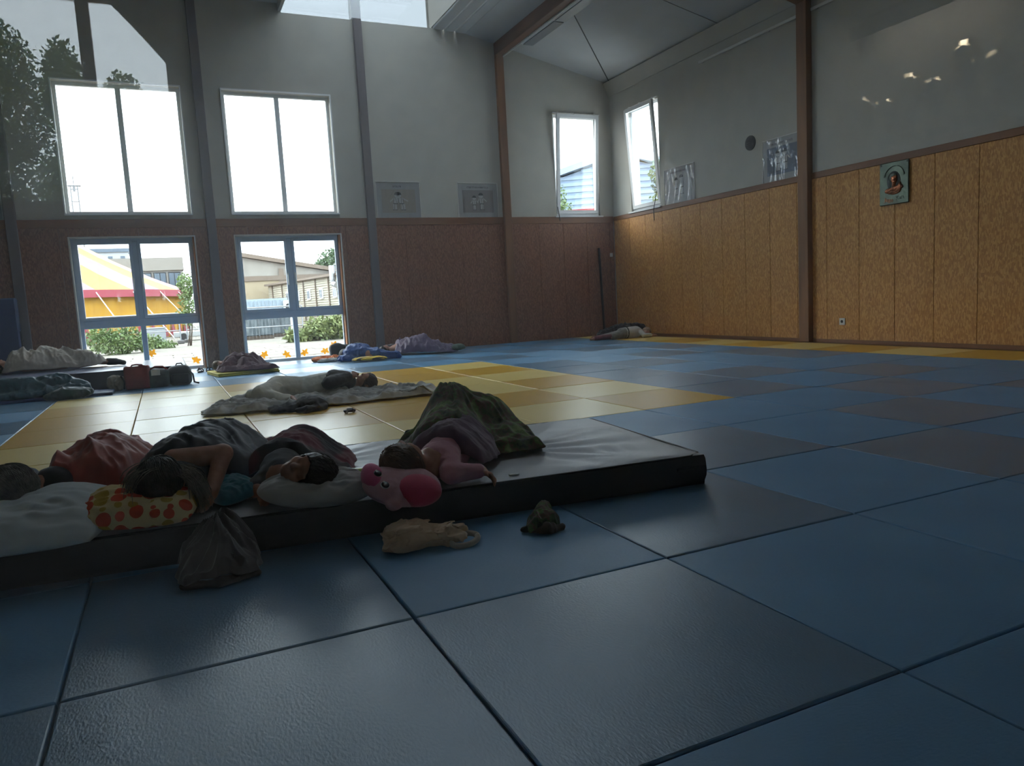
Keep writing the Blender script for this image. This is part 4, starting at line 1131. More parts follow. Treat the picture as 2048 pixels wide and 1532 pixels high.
def hair_cap(c, R, s, material, parent, strands=240, length=.10, seed=1, low=.25, thick=.02, flow=None, grav=.4):
    """hair: a fitted shell over the skull with real strand tufts on top"""
    S, F, C = R; c = np.array(c, float); P = lambda a, b, d: c + s * (a * S + b * F + d * C)
    pr = [ell(P(0, -.055, .10), np.array((.345 + thick * 3, .43 + thick * 3, .40 + thick * 3)) * s, R), ell(P(0, -.20, -.10), np.array((.33, .28, .30)) * s, R)]
    cut = [ell(P(0, .62, -.22), np.array((.46, .48, .50)) * s, R), rbox(P(0, 0, -.75 + .0), np.array((1, 1, .45)) * s, .02, R)]
    def dsp(X, Y, Z):
        x, y, z = X - c[0], Y - c[1], Z - c[2]
        a = S[0] * x + S[1] * y + S[2] * z; f = F[0] * x + F[1] * y + F[2] * z; g = C[0] * x + C[1] * y + C[2] * z
        return .004 * ridge(np.arctan2(a, g + .02) * 9 + f * 20, f * 14, 2.0 + seed) + .002 * vnoise(X * 120, Y * 120, Z * 120)
    me = sdf_mesh('hair', pr, .0055, .02, cut, dsp); ho = link('hair', me, material, parent)
    # strands lying along the scalp
    r = np.random.default_rng(seed); b = MB()
    rad = np.array((.345 + thick * 3, .43 + thick * 3, .40 + thick * 3)) * s; ce = P(0, -.055, .10)
    fl = np.array(flow) if flow is not None else -C * .8 - F * .3
    fl = np.array((fl @ S, fl @ F, fl @ C)); fl = fl / np.linalg.norm(fl)
    for q in range(int(strands * 2.6)):
        d = r.normal(size=3); d /= np.linalg.norm(d)
        if d[2] < -.35 or (d[1] > .5 and d[2] < .55): continue
        L = length * r.uniform(.5, 1.1); up_ = 1.0 + .05 * r.random()
        t = fl + r.normal(size=3) * .16; pts = []
        for k in range(5):
            pts.append(ce + S * d[0] * rad[0] * up_ + F * d[1] * rad[1] * up_ + C * d[2] * rad[2] * up_)
            st = (t - d * (t @ d)) * L / 4 / rad.mean()
            d = d + st; d = d / np.linalg.norm(d)
        w = .0017 * s / .2
        b.tube(pts, [w * .8, w * 1.1, w, w * .7, w * .2], 4, cap=False)
    b.build('hair_strand', material, ho, True)
    return ho
def person(name, label, base, body, skin, h=.006, k=.018, group='sleepers in the hall'):
    t = empty(name, base, label, 'person', group)
    link('body', sdf_mesh('body', body, h, k), skin, t)
    return t
def garment(name, prims, material, parent, h=.008, k=.03, fold=.004, fs=22, cut=(), floor=None):
    me = sdf_mesh(name, prims, h, k, cut, disp=lambda X, Y, Z: fold * (ridge(X * fs * .5 + 3, Y * fs, Z * fs) - .2) + .4 * fold * vnoise(X * fs * 3, Y * fs * 3, Z * fs * 3), floor=floor)
    return link(name, me, material, parent)

cloth = lambda n, c, c2=None, r=.85, sc=14, bs=.25: mat(n, c, r, c2 or tuple(int(q * .85) for q in c), sc, bump=(260, bs, (1, 1, 1), .003), sheen=.25)
MT = .168     # top of the front mat
# -------- girl under the camouflage blanket
c, crown, face = (1.285, .985, .298), (-.86, -.38, .08), (.30, .62, .70)
hp, R = head_prims(c, crown, face, .212, (1.43, 1.06, .265))
wr_ = np.array((1.645, .945, .212)); hd = hand_prims(wr_, (.62, -.62, -.42), (-.2, -.5, -.8), .115, .55)
girl = person('person', 'child in a pink top asleep on the pink plush pillow', (1.5, 1.2, MT), hp + [cap((1.45, 1.07, .262), (1.56, 1.2, .265), .075, .095), cap((1.56, 1.2, .265), (1.76, 1.55, .26), .095, .095),
    cap((1.72, 1.55, .25), (1.80, 1.78, .37), .062, .05), cap((1.80, 1.78, .37), (2.02, 1.60, .22), .05, .035), cap((2.02, 1.60, .22), (2.09, 1.52, .20), .035, .03), cap((1.84, 1.55, .245), (1.92, 1.77, .33), .06, .05), cap((1.92, 1.77, .33), (2.04, 1.66, .21), .05, .035),
    *arm((1.53, 1.06, .275), (1.485, .93, .225), wr_, (.040, .034, .024))] + hd, M_['skin'], .0055, .014)
hair_cap(c, R, .212, hair_mat('brown_hair', (84, 62, 46), (108, 82, 60)), girl, 460, .075, 3, flow=(.55, -.1, -.35))
pink = cloth('pink_knit', (206, 148, 158), (192, 132, 146), bs=.4)
garment('shirt', [cap((1.47, 1.085, .262), (1.57, 1.2, .265), .085, .106), cap((1.57, 1.2, .265), (1.74, 1.5, .26), .106, .104), cap((1.535, 1.065, .275), (1.487, .93, .225), .050, .046), cap((1.487, .93, .225), wr_ - np.array((.018, .002, 0)), .046, .034)], pink, girl, .007, .02, .0035, 30)
# purple cloth around the girl's waist, camouflage blanket over raised knees
purp = cloth('dusty_purple_cloth', (110, 84, 100), (96, 72, 88))
tag(drape('cotton_wrap', [(1.36, 1.22), (1.70, 1.02), (1.98, 1.42), (1.50, 1.66)], [cap((1.56, 1.2, .265), (1.76, 1.5, .26), .115, .11)], purp, MT, 70, 60, 1.7, .016, 12, (.4, 1), .02, .006, 3.0, .008), 'dusty purple wrap around the waist of the child in pink', 'cloth')
camo = ramp_mat('camouflage_fleece', [(.32, (40, 40, 32)), (.42, (70, 84, 48)), (.50, (104, 74, 62)), (.56, (94, 116, 64)), (.68, (128, 142, 88))], 16, .9, (1, 1, 1), 3, bump=(200, .3))
tag(drape('fleece_blanket', [(1.46, 1.44), (2.20, 1.26), (2.22, 1.98), (1.52, 2.06)], [cap((1.72, 1.54, .27), (1.80, 1.76, .385), .11, .10), cap((1.80, 1.76, .385), (2.00, 1.72, .31), .10, .10), cap((2.00, 1.72, .29), (2.04, 1.54, .19), .10, .085), cap((1.66, 1.50, .24), (1.74, 1.58, .26), .11, .11)], camo, MT, 130, 120, 1.75, .026, 8, (1, .5), .03, .010, 1.4, .006, sharp=2.9, radial=(1.82, 1.80, 3.0)), 'green and brown camouflage blanket tented over raised knees', 'blanket')
# pink plush pillow
pk = cloth('pale_pink_plush', (206, 156, 162), (194, 142, 150), bs=.5); hot = cloth('hot_pink_plush', (198, 62, 96), (188, 54, 88), bs=.5)
t = empty('plush_pillow', (1.22, .86, .16), 'pink plush animal pillow with big eyes hanging over the mat edge', 'plush toy')
pc = np.array((1.235, .865, .222)); Rp = np.array(Euler((math.radians(24), math.radians(7), 0)).to_matrix()).T
W = lambda a, b, d: pc + a * Rp[0] + b * Rp[1] + d * Rp[2]
plush = [ell(pc, (.175, .135, .062), Rp)]
link('plush_body', sdf_mesh('plush_body', plush + [ell(W(-.07, -.13, -.005), (.035, .028, .022), Rp)], .006, .02, disp=lambda X, Y, Z: .0015 * vnoise(X * 90, Y * 90, Z * 90)), pk, t)
link('belly_patch', sdf_mesh('belly_patch', [ell(W(.045, -.052, .010), (.118, .092, .060), Rp)], .006, .01), hot, t)
link('plush_cheek', sdf_mesh('plush_cheek', [ell(W(-.122, .040, .010), (.052, .098, .050), Rp)], .006, .01), cloth('bright_pink_plush', (206, 84, 128), (196, 72, 118)), t)
for q, (a, b_, d_) in enumerate(((-.115, .018, .058), (-.098, -.058, .052))):
    e = W(a, b_, d_ - .006)
    eo = link('eye', sdf_mesh('eye', [ell(e, (.020, .024, .009), Rp)], .003, .002), M_['white_plastic'], t)
    link('pupil', sdf_mesh('pupil', [ell(e + Rp[2] * .006 - Rp[1] * .004, (.017, .021, .008), Rp)], .0025, .002), M_['black'], eo)
    link('glint', sdf_mesh('glint', [ell(e + Rp[2] * .013 + Rp[1] * .006 - Rp[0] * .005, (.005, .006, .003), Rp)], .0015, .001), M_['white_plastic'], eo)

# -------- boy under the dark red blanket
c, crown, face = (.870, 1.06, .292), (.80, -.55, .06), (-.42, -.70, .56)
hp, R = head_prims(c, crown, face, .225, (.775, 1.22, .26))
wr2 = np.array((.70, 1.14, .222))
boy = person('person', 'child with short dark hair asleep on the small grey pillow', (.85, 1.4, MT), hp + [cap((.775, 1.22, .26), (.80, 1.32, .262), .07, .09), cap((.80, 1.32, .262), (.93, 1.72, .25), .09, .085), cap((.93, 1.72, .245), (1.02, 1.98, .26), .06, .05), cap((.85, 1.72, .24), (.80, 2.0, .23), .06, .05),
    *arm((.72, 1.28, .25), (.64, 1.24, .215), wr2, (.040, .034, .026))] + hand_prims(wr2, (-.55, -.75, -.1), (.6, -.4, -.5), .12, .95), M_['skin_tan'], .0055, .014)
hair_cap(c, R, .225, hair_mat('dark_brown_hair', (44, 36, 30), (58, 48, 40)), boy, 300, .035, 5, flow=(-.3, .2, .1))
garment('shirt', [cap((.785, 1.25, .26), (.80, 1.34, .262), .085, .100), cap((.80, 1.34, .262), (.9, 1.6, .25), .100, .096), cap((.72, 1.28, .25), (.645, 1.24, .215), .050, .046)], cloth('grey_tee', (86, 86, 88)), boy, .008, .02)
wine = ramp_mat('wine_and_navy_blanket', [(.36, (38, 42, 48)), (.47, (60, 42, 50)), (.52, (112, 42, 56)), (.7, (124, 50, 64))], 3.2, .85, (1, 1, 1), 1, bump=(200, .3))
tag(drape('fleece_blanket', [(.60, 1.36), (1.14, 1.30), (1.26, 1.98), (.62, 2.12)], [cap((.80, 1.38, .255), (.95, 1.72, .27), .11, .105), cap((.95, 1.72, .26), (1.02, 1.95, .24), .09, .08), cap((.85, 1.7, .24), (.80, 1.95, .22), .08, .07)], wine, MT, 100, 100, 1.8, .018, 8, (.3, 1), .02, .010, 5.2, .008), 'dark red and navy blanket over the child with short hair', 'blanket')
gp = cloth('grey_pillowcase', (186, 182, 178), (176, 172, 168), bs=.15)
o = link('pillow', pillow_mesh('pillow', .47, .25, .15, TR((.90, 1.025, .228), 20, 4, -7), n=2.3, dents=((-.03, .05, .10, .05),), crease=.007, seed=2.0, rnd=.5), gp); tag(o, 'small grey pillow under the child with short dark hair', 'pillow')
# lime water bottle lying between the children
t = empty('water_bottle', (1.1, 1.22, MT), 'lime green bottle lying between the two children', 'bottle')
Bd = Vector((.095, -.20, .028)); B0 = Vector((1.085, 1.31, .206))
b = MB(); b.tube([B0 + Bd * f for f in (0, .03, .1, .7, .82, .9)], [.020, .029, .031, .031, .024, .016], 16); b.build('bottle_body', mat('lime_plastic', (156, 176, 48), .35, (140, 160, 42), 8), t, True)
b = MB(); b.tube([B0 + Bd * f for f in (.9, .92, 1.0, 1.02)], [.018, .021, .021, .017], 14); b.build('cap', mat('lime_cap', (178, 190, 66), .4), t, True)

# -------- woman with bent bare arm
c, crown, face = (.275, 1.165, .315), (-.25, -.93, .16), (-.25, -.10, -.85)
hp, R = head_prims(c, crown, face, .21, (.33, 1.33, .305))
wr3 = np.array((.475, 1.20, .245))
woman = person('person', 'sleeper with a bent bare arm lying on the fruit-print pillow', (.4, 1.5, MT), hp + [cap((.33, 1.33, .30), (.38, 1.45, .30), .08, .115), cap((.38, 1.45, .30), (.56, 1.80, .28), .115, .11), cap((.56, 1.80, .27), (.60, 2.1, .26), .08, .06), cap((.48, 1.82, .26), (.42, 2.1, .25), .08, .06),
    *arm((.34, 1.36, .375), (.545, 1.37, .375), wr3, (.050, .042, .030))] + hand_prims(wr3, (-.35, -.85, -.25), (-.7, .2, -.5), .15, .6), M_['skin'], .006, .016)
dh = hair_mat('dark_hair', (34, 31, 29), (66, 60, 52))
hair_cap(c, R, .21, dh, woman, 520, .13, 9, flow=(.1, -.1, -.8), thick=.03)
lh = hair_mat('ash_hair', (112, 104, 92), (140, 132, 116))
r_ = np.random.default_rng(5); b = MB()
for q in range(420):
    side = q % 3
    if side == 0:   # pale strands over the left of the head
        p0 = np.array((.27 + r_.normal() * .02, 1.17 + r_.normal() * .05, .405)); d = np.array((-.105, -.01 + r_.normal() * .02, 0)); fall = .13
    else:           # curly lock falling to the right, down to the mat
        p0 = np.array((.36 + r_.normal() * .012, 1.19 + r_.normal() * .045, .355 + r_.normal() * .01)); d = np.array((.075 + r_.normal() * .012, -.06 + r_.normal() * .02, 0)); fall = .15
    ph = r_.random() * 6; am = .003 if side == 0 else .007
    pts = [p0 + d * math.sin(f * 1.5) + np.array((am * math.sin(9 * f + ph), am * math.cos(8 * f + ph), -fall * f * f)) for f in np.linspace(0, 1, 7)]
    b.tube(pts, [.0012, .0017, .0018, .0018, .0016, .0013, .0005], 4, cap=False)
b.build('hair_lock', lh, woman, True)
garment('top', [cap((.345, 1.35, .30), (.38, 1.45, .30), .090, .125), cap((.38, 1.45, .30), (.54, 1.76, .28), .125, .12)], cloth('charcoal_top', (58, 58, 62)), woman, .009, .02)
duv = cloth('charcoal_duvet', (56, 58, 64), (68, 70, 76), .6, bs=.2)
tag(drape('duvet', [(.16, 1.34), (.76, 1.36), (.92, 2.16), (.20, 2.12)], [cap((.40, 1.46, .30), (.56, 1.80, .30), .135, .13), cap((.56, 1.80, .29), (.62, 2.08, .26), .11, .09)], duv, MT, 110, 100, 1.9, .026, 9, (.8, .6), .03, .014, 8.4, .008), 'charcoal duvet over the sleeper with the bent bare arm', 'blanket')
# fruit-print pillow
fm = mat('fruit_print_cotton', (222, 190, 130), .85, bump=(240, .2)); nt = fm.node_tree; N = nt.nodes; L = nt.links
tc = N.new('ShaderNodeTexCoord'); vo = N.new('ShaderNodeTexVoronoi'); vo.inputs['Scale'].default_value = 17; vo.inputs['Randomness'].default_value = .25
L.new(tc.outputs['Object'], vo.inputs['Vector'])
ds = N.new('ShaderNodeMath'); ds.operation = 'LESS_THAN'; ds.inputs[1].default_value = .50; L.new(vo.outputs['Distance'], ds.inputs[0])
se = N.new('ShaderNodeSeparateColor'); L.new(vo.outputs['Color'], se.inputs[0])
pk_ = N.new('ShaderNodeMath'); pk_.operation = 'GREATER_THAN'; pk_.inputs[1].default_value = .45; L.new(se.outputs[0], pk_.inputs[0])
m1 = N.new('ShaderNodeMix'); m1.data_type = 'RGBA'; m1.inputs['A'].default_value = lin((186, 152, 56)); m1.inputs['B'].default_value = lin((206, 74, 40)); L.new(pk_.outputs[0], m1.inputs['Factor'])
m2 = N.new('ShaderNodeMix'); m2.data_type = 'RGBA'; m2.inputs['A'].default_value = lin((226, 202, 150)); L.new(ds.outputs[0], m2.inputs['Factor']); L.new(m1.outputs['Result'], m2.inputs['B'])
L.new(m2.outputs['Result'], N['Principled BSDF'].inputs['Base Color'])
o = link('pillow', pillow_mesh('pillow', .43, .27, .16, TR((.195, 1.11, .245), 20, 3, -10), n=2.4, crease=.006, dents=((.06, .06, .09, .05),), seed=4.0), fm); tag(o, 'orange and mustard apple-print pillow at the mat edge', 'pillow')
teal_c = cloth('teal_cotton', (28, 108, 120), (22, 92, 104), bs=.2)
o = link('cushion', pillow_mesh('cushion', .20, .24, .10, TR((.56, 1.27, .22), 8, -10, 20), seed=6.0), teal_c); tag(o, 'small teal cushion between the woman and the boy', 'cushion')

# -------- sleeper at the left edge with orange-red blanket
c, crown, face = (-.285, 1.345, .335), (-.45, -.80, .2), (-.55, .2, -.5)
hp, R = head_prims(c, crown, face, .22, (-.15, 1.45, .31))
leftp = person('person', 'grey-haired sleeper cut off by the left edge of the picture', (-.1, 1.7, MT), hp + [cap((-.15, 1.45, .30), (-.06, 1.53, .29), .085, .115), cap((-.06, 1.53, .29), (.06, 1.95, .27), .115, .11), cap((.04, 1.95, .26), (.10, 2.2, .24), .075, .06), cap((-.05, 1.95, .26), (-.06, 2.2, .24), .075, .06),
    *arm((-.02, 1.45, .27), (.05, 1.36, .22), (-.10, 1.30, .25), (.045, .038, .03))] + hand_prims((-.10, 1.30, .25), (-.9, .0, .05), (0, -.3, -.9), .15, .5), M_['skin'], .006, .016)
gh = hair_mat('grey_hair', (86, 84, 80), (128, 124, 116))
hair_cap(c, R, .22, gh, leftp, 600, .14, 12, flow=(.35, -.25, -.5), thick=.03)
garment('pullover', [cap((-.14, 1.46, .30), (-.06, 1.54, .29), .095, .125), cap((-.06, 1.54, .29), (.04, 1.9, .27), .125, .12), cap((-.02, 1.45, .27), (.05, 1.36, .22), .055, .05), cap((.05, 1.36, .22), (-.07, 1.305, .248), .05, .042)], cloth('black_pullover', (40, 38, 40)), leftp, .009, .02)
rust = cloth('rust_red_blanket', (172, 74, 54), (148, 60, 46), .6, bs=.2)
tag(drape('satin_blanket', [(-.18, 1.40), (.14, 1.38), (.34, 2.18), (-.30, 2.22)], [cap((-.02, 1.56, .285), (.06, 1.92, .27), .13, .125), cap((.05, 1.95, .25), (.08, 2.2, .22), .10, .08), cap((.18, 1.75, .2), (.25, 2.1, .2), .05, .05)], rust, MT, 110, 100, 1.7, .036, 8, (1, .5), .03, .010, 11.7, .008), 'rust red blanket over the grey-haired sleeper', 'blanket')
tag(drape('fleece_blanket', [(-1.1, 1.62), (-.22, 1.55), (-.25, 2.25), (-1.1, 2.3)], [cap((-.9, 1.8, .22), (-.4, 1.95, .22), .11, .11)], cloth('dark_teal_fleece', (30, 58, 66)), MT, 60, 50, 1.8, .016, 8, (1, .3), .03, .010, 13.1), 'dark teal blanket bundle behind the grey-haired sleeper', 'blanket')
wp = cloth('white_pillowcase', (206, 212, 214), (196, 202, 204), bs=.12)
o = link('pillow', pillow_mesh('pillow', .86, .44, .19, TR((-.34, 1.19, .255), 20, 2, -7), n=2.6, crease=.008, dents=((.05, .14, .14, .06),), seed=8.0, N=60), wp); tag(o, 'large white pillow at the left end of the front mat', 'pillow')
# -------- man asleep in the middle of the hall
t = None
greyb = ramp_mat('grey_white_blanket', [(.3, (152, 148, 142)), (.5, (186, 182, 176)), (.7, (206, 202, 196))], 7, .85, (1, 1, 1), 3, bump=(150, .3))
o = drape('bed_blanket', [(.50, 5.66), (3.02, 5.30), (3.05, 5.95), (.95, 6.75)], [cap((1.0, 6.1, .0), (1.4, 6.35, .0), .09, .09), cap((2.6, 5.9, 0), (2.9, 5.75, 0), .05, .05)], greyb, 0, 190, 120, 1.6, .040, 8.5, (.4, 1), .06, .012, 21.0, .008, edge_fade=.05); tag(o, 'crumpled pale grey blanket spread under the man in the middle', 'blanket')
c, crown, face = (2.40, 6.20, .145), (.93, -.10, .12), (.05, -.30, .9)
hp, R = head_prims(c, crown, face, .225, (2.24, 6.22, .135))
hnd = np.array((2.20, 6.05, .235))
man = person('person', 'man in grey-white clothes asleep on his side in the middle of the hall', (1.9, 6.25, 0), hp + [cap((2.22, 6.22, .135), (2.08, 6.22, .15), .07, .12), cap((2.08, 6.22, .15), (1.66, 6.25, .13), .13, .105), cap((1.66, 6.25, .13), (1.46, 6.28, .13), .105, .12),
    cap((1.46, 6.24, .14), (1.24, 6.02, .12), .085, .06), cap((1.24, 6.02, .12), (1.50, 5.80, .075), .058, .038), cap((1.5, 5.80, .075), (1.52, 5.70, .06), .036, .03), cap((1.44, 6.34, .11), (1.16, 6.16, .10), .085, .06), cap((1.16, 6.16, .10), (1.36, 5.92, .06), .055, .04),
    *arm((2.10, 6.12, .20), (1.92, 6.00, .19), hnd, (.050, .042, .032))] + hand_prims(hnd, (.5, .5, .3), (-.3, .2, -.9), .17, .7), M_['skin_tan'], .008, .02)
hair_cap(c, R, .225, hair_mat('short_brown_hair', (62, 48, 40), (78, 60, 50)), man, 160, .03, 31)
gw = cloth('grey_white_clothing', (230, 229, 218), (216, 215, 204))
garment('shirt', [cap((2.18, 6.22, .14), (2.08, 6.22, .155), .09, .135), cap((2.08, 6.22, .155), (1.66, 6.25, .135), .145, .118)], gw, man, .009, .03, .010, 14)
garment('trousers', [cap((1.68, 6.25, .14), (1.44, 6.27, .15), .12, .150), cap((1.45, 6.24, .16), (1.22, 6.02, .135), .12, .095), cap((1.23, 6.02, .125), (1.46, 5.82, .08), .078, .055), cap((1.44, 6.34, .12), (1.15, 6.16, .105), .10, .075), cap((1.15, 6.16, .105), (1.34, 5.94, .07), .07, .055)], cloth('sand_trousers', (228, 222, 206), (210, 204, 190)), man, .01, .03, .008, 14)
garment('jacket_sleeve', [cap((2.12, 6.15, .20), (1.93, 6.01, .19), .085, .062), cap((1.93, 6.01, .19), hnd - np.array((.03, .0, .005)), .062, .048), cap((2.16, 6.20, .17), (2.04, 6.20, .18), .115, .135)], cloth('dark_grey_sleeve', (84, 82, 80)), man, .009, .03, .008, 18)
o = link('head_cushion', pillow_mesh('head_cushion', .40, .26, .08, TR((2.50, 6.18, .035), 0, 0, -6), seed=3.0, N=30), cloth('dark_cushion', (66, 62, 64))); tag(o, 'dark flat cushion under the head of the man in the middle', 'cushion')
garm = cloth('black_jacket_cloth', (52, 52, 54), (66, 66, 68))
def heap(name, label, cat, prims, material, floor=0.002, h=.009, fold=.014, fs=15, k=.03, parent=None, an=(1, 1, 1)):
    def dsp(X, Y, Z):
        X, Y, Z = X * an[0], Y * an[1], Z * an[2]
        wx = .35 * vnoise(X * fs * .5, Y * fs * .5, Z * fs * .5 + 3); wy = .35 * vnoise(X * fs * .5 + 9, Y * fs * .5, Z * fs * .5)
        r1 = ridge(X * fs * .55 + wx, Y * fs * .55 + wy, Z * fs * .4); r2 = ridge(X * fs * 1.5 + wy, Y * fs * 1.3 + wx, Z * fs * .9)
        return fold * (1.15 * (r1 - .25) + .6 * (r2 - .3) + .25 * (ridge(X * fs * 3.2, Y * fs * 3.0, Z * fs * 2.4) - .3))
    me = sdf_mesh(name, prims, h, k, (), disp=dsp, floor=floor)
    o = link(name, me, material, parent)
    if label: tag(o, label, cat)
    return o
t = empty('jacket', (1.6, 5.35, 0), 'crumpled black jacket dropped beside the man in the middle', 'jacket')
heap('jacket_body', None, None, [ell((1.62, 5.36, .06), (.16, .13, .085)), ell((1.42, 5.38, .03), (.20, .08, .045)), cap((1.25, 5.44, .03), (1.45, 5.38, .04), .035, .05)], garm, parent=t)
heap('sleeve', None, None, [cap((1.72, 5.28, .03), (1.55, 5.16, .03), .045, .035), cap((1.55, 5.16, .03), (1.46, 5.22, .025), .035, .03)], garm, parent=t, fold=.008)
b = MB(); b.tube([(1.57, 5.42, .125), (1.55, 5.37, .13), (1.545, 5.31, .105)], .012, 6); b.build('label_strip', M_['white_plastic'], t)
# small toy on the mats
t = empty('toy_car', (1.89, 4.83, 0), 'tiny dark toy car on the ochre mats', 'toy')
me = sdf_mesh('car_body', [rbox((1.885, 4.83, .022), (.055, .026, .012), .008), rbox((1.89, 4.83, .036), (.028, .022, .012), .008)], .004, .006); link('car_body', me, M_['black'], t)
for x in (1.853, 1.918):
    for y in (4.805, 4.855):
        b = MB(); b.disc((x, y, .012), .012, 'y', .010, 12); b.build('wheel', mat('toy_wheel', (120, 112, 104), .5) if 'toy_wheel' not in bpy.data.materials else bpy.data.materials['toy_wheel'], t)
# sandals by the left door
for k, (x, y, a, lb) in enumerate(((.86, 11.98, 10, 'dark sandal by the left glass door, left one of the pair'), (1.02, 12.02, -5, 'dark sandal by the left glass door, right one of the pair'))):
    t = empty('sandal', (x, y, 0), lb, 'shoe', 'sandals by the glass door'); Mx = TR((x, y, 0), 0, 0, a + 60)
    n = 18; poly = [(.115 * math.cos(2 * math.pi * q / n), (.043 + .008 * math.cos(2 * math.pi * q / n)) * math.sin(2 * math.pi * q / n)) for q in range(n)]
    b = MB(); b.prism(poly, 'z', .002, .028, Mx); b.build('sole', M_['black'], t)
    b = MB(); b.tube([Mx @ Vector(q) for q in ((.03, -.045, .03), (.04, -.02, .06), (.04, .02, .06), (.03, .045, .03))], .012, 6); b.tube([Mx @ Vector(q) for q in ((-.05, -.04, .03), (-.06, 0, .085), (-.05, .04, .03))], .01, 6); b.build('strap', cloth('navy_strap', (44, 48, 66)), t)

# -------- child under the maroon blanket on the yellow foam mat
t = empty('foam_mat', (1.3, 10.9, 0), 'folded yellow foam mat under the maroon blanket', 'mat')
yl = mat('yellow_foam', (214, 200, 92), .7, (202, 188, 82), 5)
Mq = TR((1.06, 10.46, 0), 0, 0, 8)
b = MB(); b.bevbox(0, .98, 0, .9, .002, .03, .008, M=Mq); b.build('lower_fold', yl, t)
b = MB(); b.bevbox(.0, .97, .01, .9, .031, .058, .008, M=Mq); b.build('upper_fold', yl, t)
c, crown, face = (1.12, 11.05, .16), (-.8, -.1, .1), (.1, -.8, .4)
hp, R = head_prims(c, crown, face, .19, (1.25, 11.05, .15))
kid = person('person', 'child asleep under the maroon blanket on the yellow foam mat', (1.4, 11, .06), hp + [cap((1.25, 11.05, .15), (1.38, 11.0, .17), .07, .1), cap((1.38, 11.0, .17), (1.62, 10.95, .16), .1, .095), cap((1.62, 10.95, .16), (1.50, 10.75, .2), .07, .05), cap((1.5, 10.75, .2), (1.75, 10.72, .1), .05, .035)], M_['skin'], .009, .02)
hair_cap(c, R, .19, hair_mat('sand_hair', (110, 88, 66), (128, 104, 80)), kid, 80, .05, 41)
mar = cloth('maroon_fleece', (98, 64, 74), (84, 54, 64))
tag(drape('fleece_blanket', [(1.06, 10.62), (2.06, 10.42), (1.72, 11.35), (1.12, 11.30)], [cap((1.38, 11.0, .16), (1.62, 10.93, .17), .13, .12), cap((1.5, 10.78, .19), (1.6, 10.75, .15), .07, .07)], mar, .058, 90, 80, 1.7, .034, 8, (.5, 1), .03, .014, 25.0, .004), 'maroon blanket heaped on the yellow foam mat', 'blanket')

# -------- blue sleeping bag with striped cushion, clutter by the right glass door
blue_s = cloth('blue_nylon', (44, 84, 150), (36, 72, 134), .5, bs=.15)
c, crown, face = (3.42, 11.95, .13), (-.6, .7, .1), (.5, .3, .7)
hp, R = head_prims(c, crown, face, .2, (3.5, 11.82, .13))
p1 = person('person', 'sleeper inside the blue sleeping bag near the right glass door', (3.6, 11.6, 0), hp + [cap((3.5, 11.82, .13), (3.55, 11.7, .14), .07, .11), cap((3.55, 11.7, .14), (3.75, 11.4, .12), .11, .1), cap((3.75, 11.4, .12), (4.15, 11.3, .07), .09, .05)], M_['skin'], .01, .02)
hair_cap(c, R, .2, hair_mat('black_hair', (34, 30, 28), (46, 42, 38)), p1, 60, .05, 51)
tag(heap('sleeping_bag', None, None, [ell((3.58, 11.62, .16), (.28, .22, .15)), cap((3.55, 11.6, .13), (3.86, 11.38, .11), .15, .12), cap((3.86, 11.38, .10), (4.24, 11.28, .055), .11, .07), ell((3.4, 11.55, .06), (.2, .16, .06))], blue_s, .002, .011, .022, 13), 'bright blue sleeping bag near the right glass door', 'sleeping bag')
strp = mat('yellow_black_print', (226, 190, 64), .8); nt = strp.node_tree; N = nt.nodes; L = nt.links
wv = N.new('ShaderNodeTexWave'); wv.inputs['Scale'].default_value = 4.0; wv.inputs['Distortion'].default_value = 6; wv.bands_direction = 'Y'
tc = N.new('ShaderNodeTexCoord'); L.new(tc.outputs['Object'], wv.inputs['Vector'])
rp = N.new('ShaderNodeValToRGB'); rp.color_ramp.interpolation = 'CONSTANT'; rp.color_ramp.elements[0].color = lin((226, 190, 64)); rp.color_ramp.elements[1].color = lin((40, 36, 38)); rp.color_ramp.elements[1].position = .62
L.new(wv.outputs['Fac'], rp.inputs['Fac']); L.new(rp.outputs['Color'], N['Principled BSDF'].inputs['Base Color'])
o = link('cushion', pillow_mesh('cushion', .62, .28, .09, TR((3.68, 11.12, .045), 0, 0, -14), seed=9.0, N=34), strp); tag(o, 'flat yellow and black patterned cushion before the blue sleeping bag', 'cushion')
t = empty('tote_bag', (3.35, 12.3, 0), 'black bag with a pale strap leaning by the right glass door', 'bag')
me = sdf_mesh('bag_body', [rbox((3.42, 12.35, .14), (.20, .10, .14), .06), ell((3.36, 12.34, .26), (.10, .07, .06))], .01, .04, disp=lambda X, Y, Z: .008 * ridge(X * 8, Y * 8, Z * 8), floor=.002); link('bag_body', me, cloth('black_canvas', (34, 36, 38)), t)
b = MB(); b.tube([(3.60, 12.3, .22), (3.75, 12.3, .30), (3.84, 12.3, .28), (3.80, 12.28, .14), (3.74, 12.26, .02)], .014, 6); b.build('strap', cloth('pale_strap', (176, 172, 160)), t, True)
org = cloth('orange_cloth', (214, 116, 40), (196, 96, 30)); 
heap('scarf', 'crumpled orange cloth on the floor by the right glass door', 'cloth', [ell((3.02, 12.05, .04), (.20, .12, .055)), ell((3.2, 11.95, .05), (.1, .1, .06))], org, h=.01, fold=.02)
heap('shirt_bundle', 'white shirt bundle in front of the orange cloth', 'clothing', [ell((3.1, 11.83, .03), (.18, .08, .035)), ell((2.98, 11.82, .02), (.1, .08, .03))], cloth('white_cotton', (190, 188, 182)), h=.01, fold=.014)

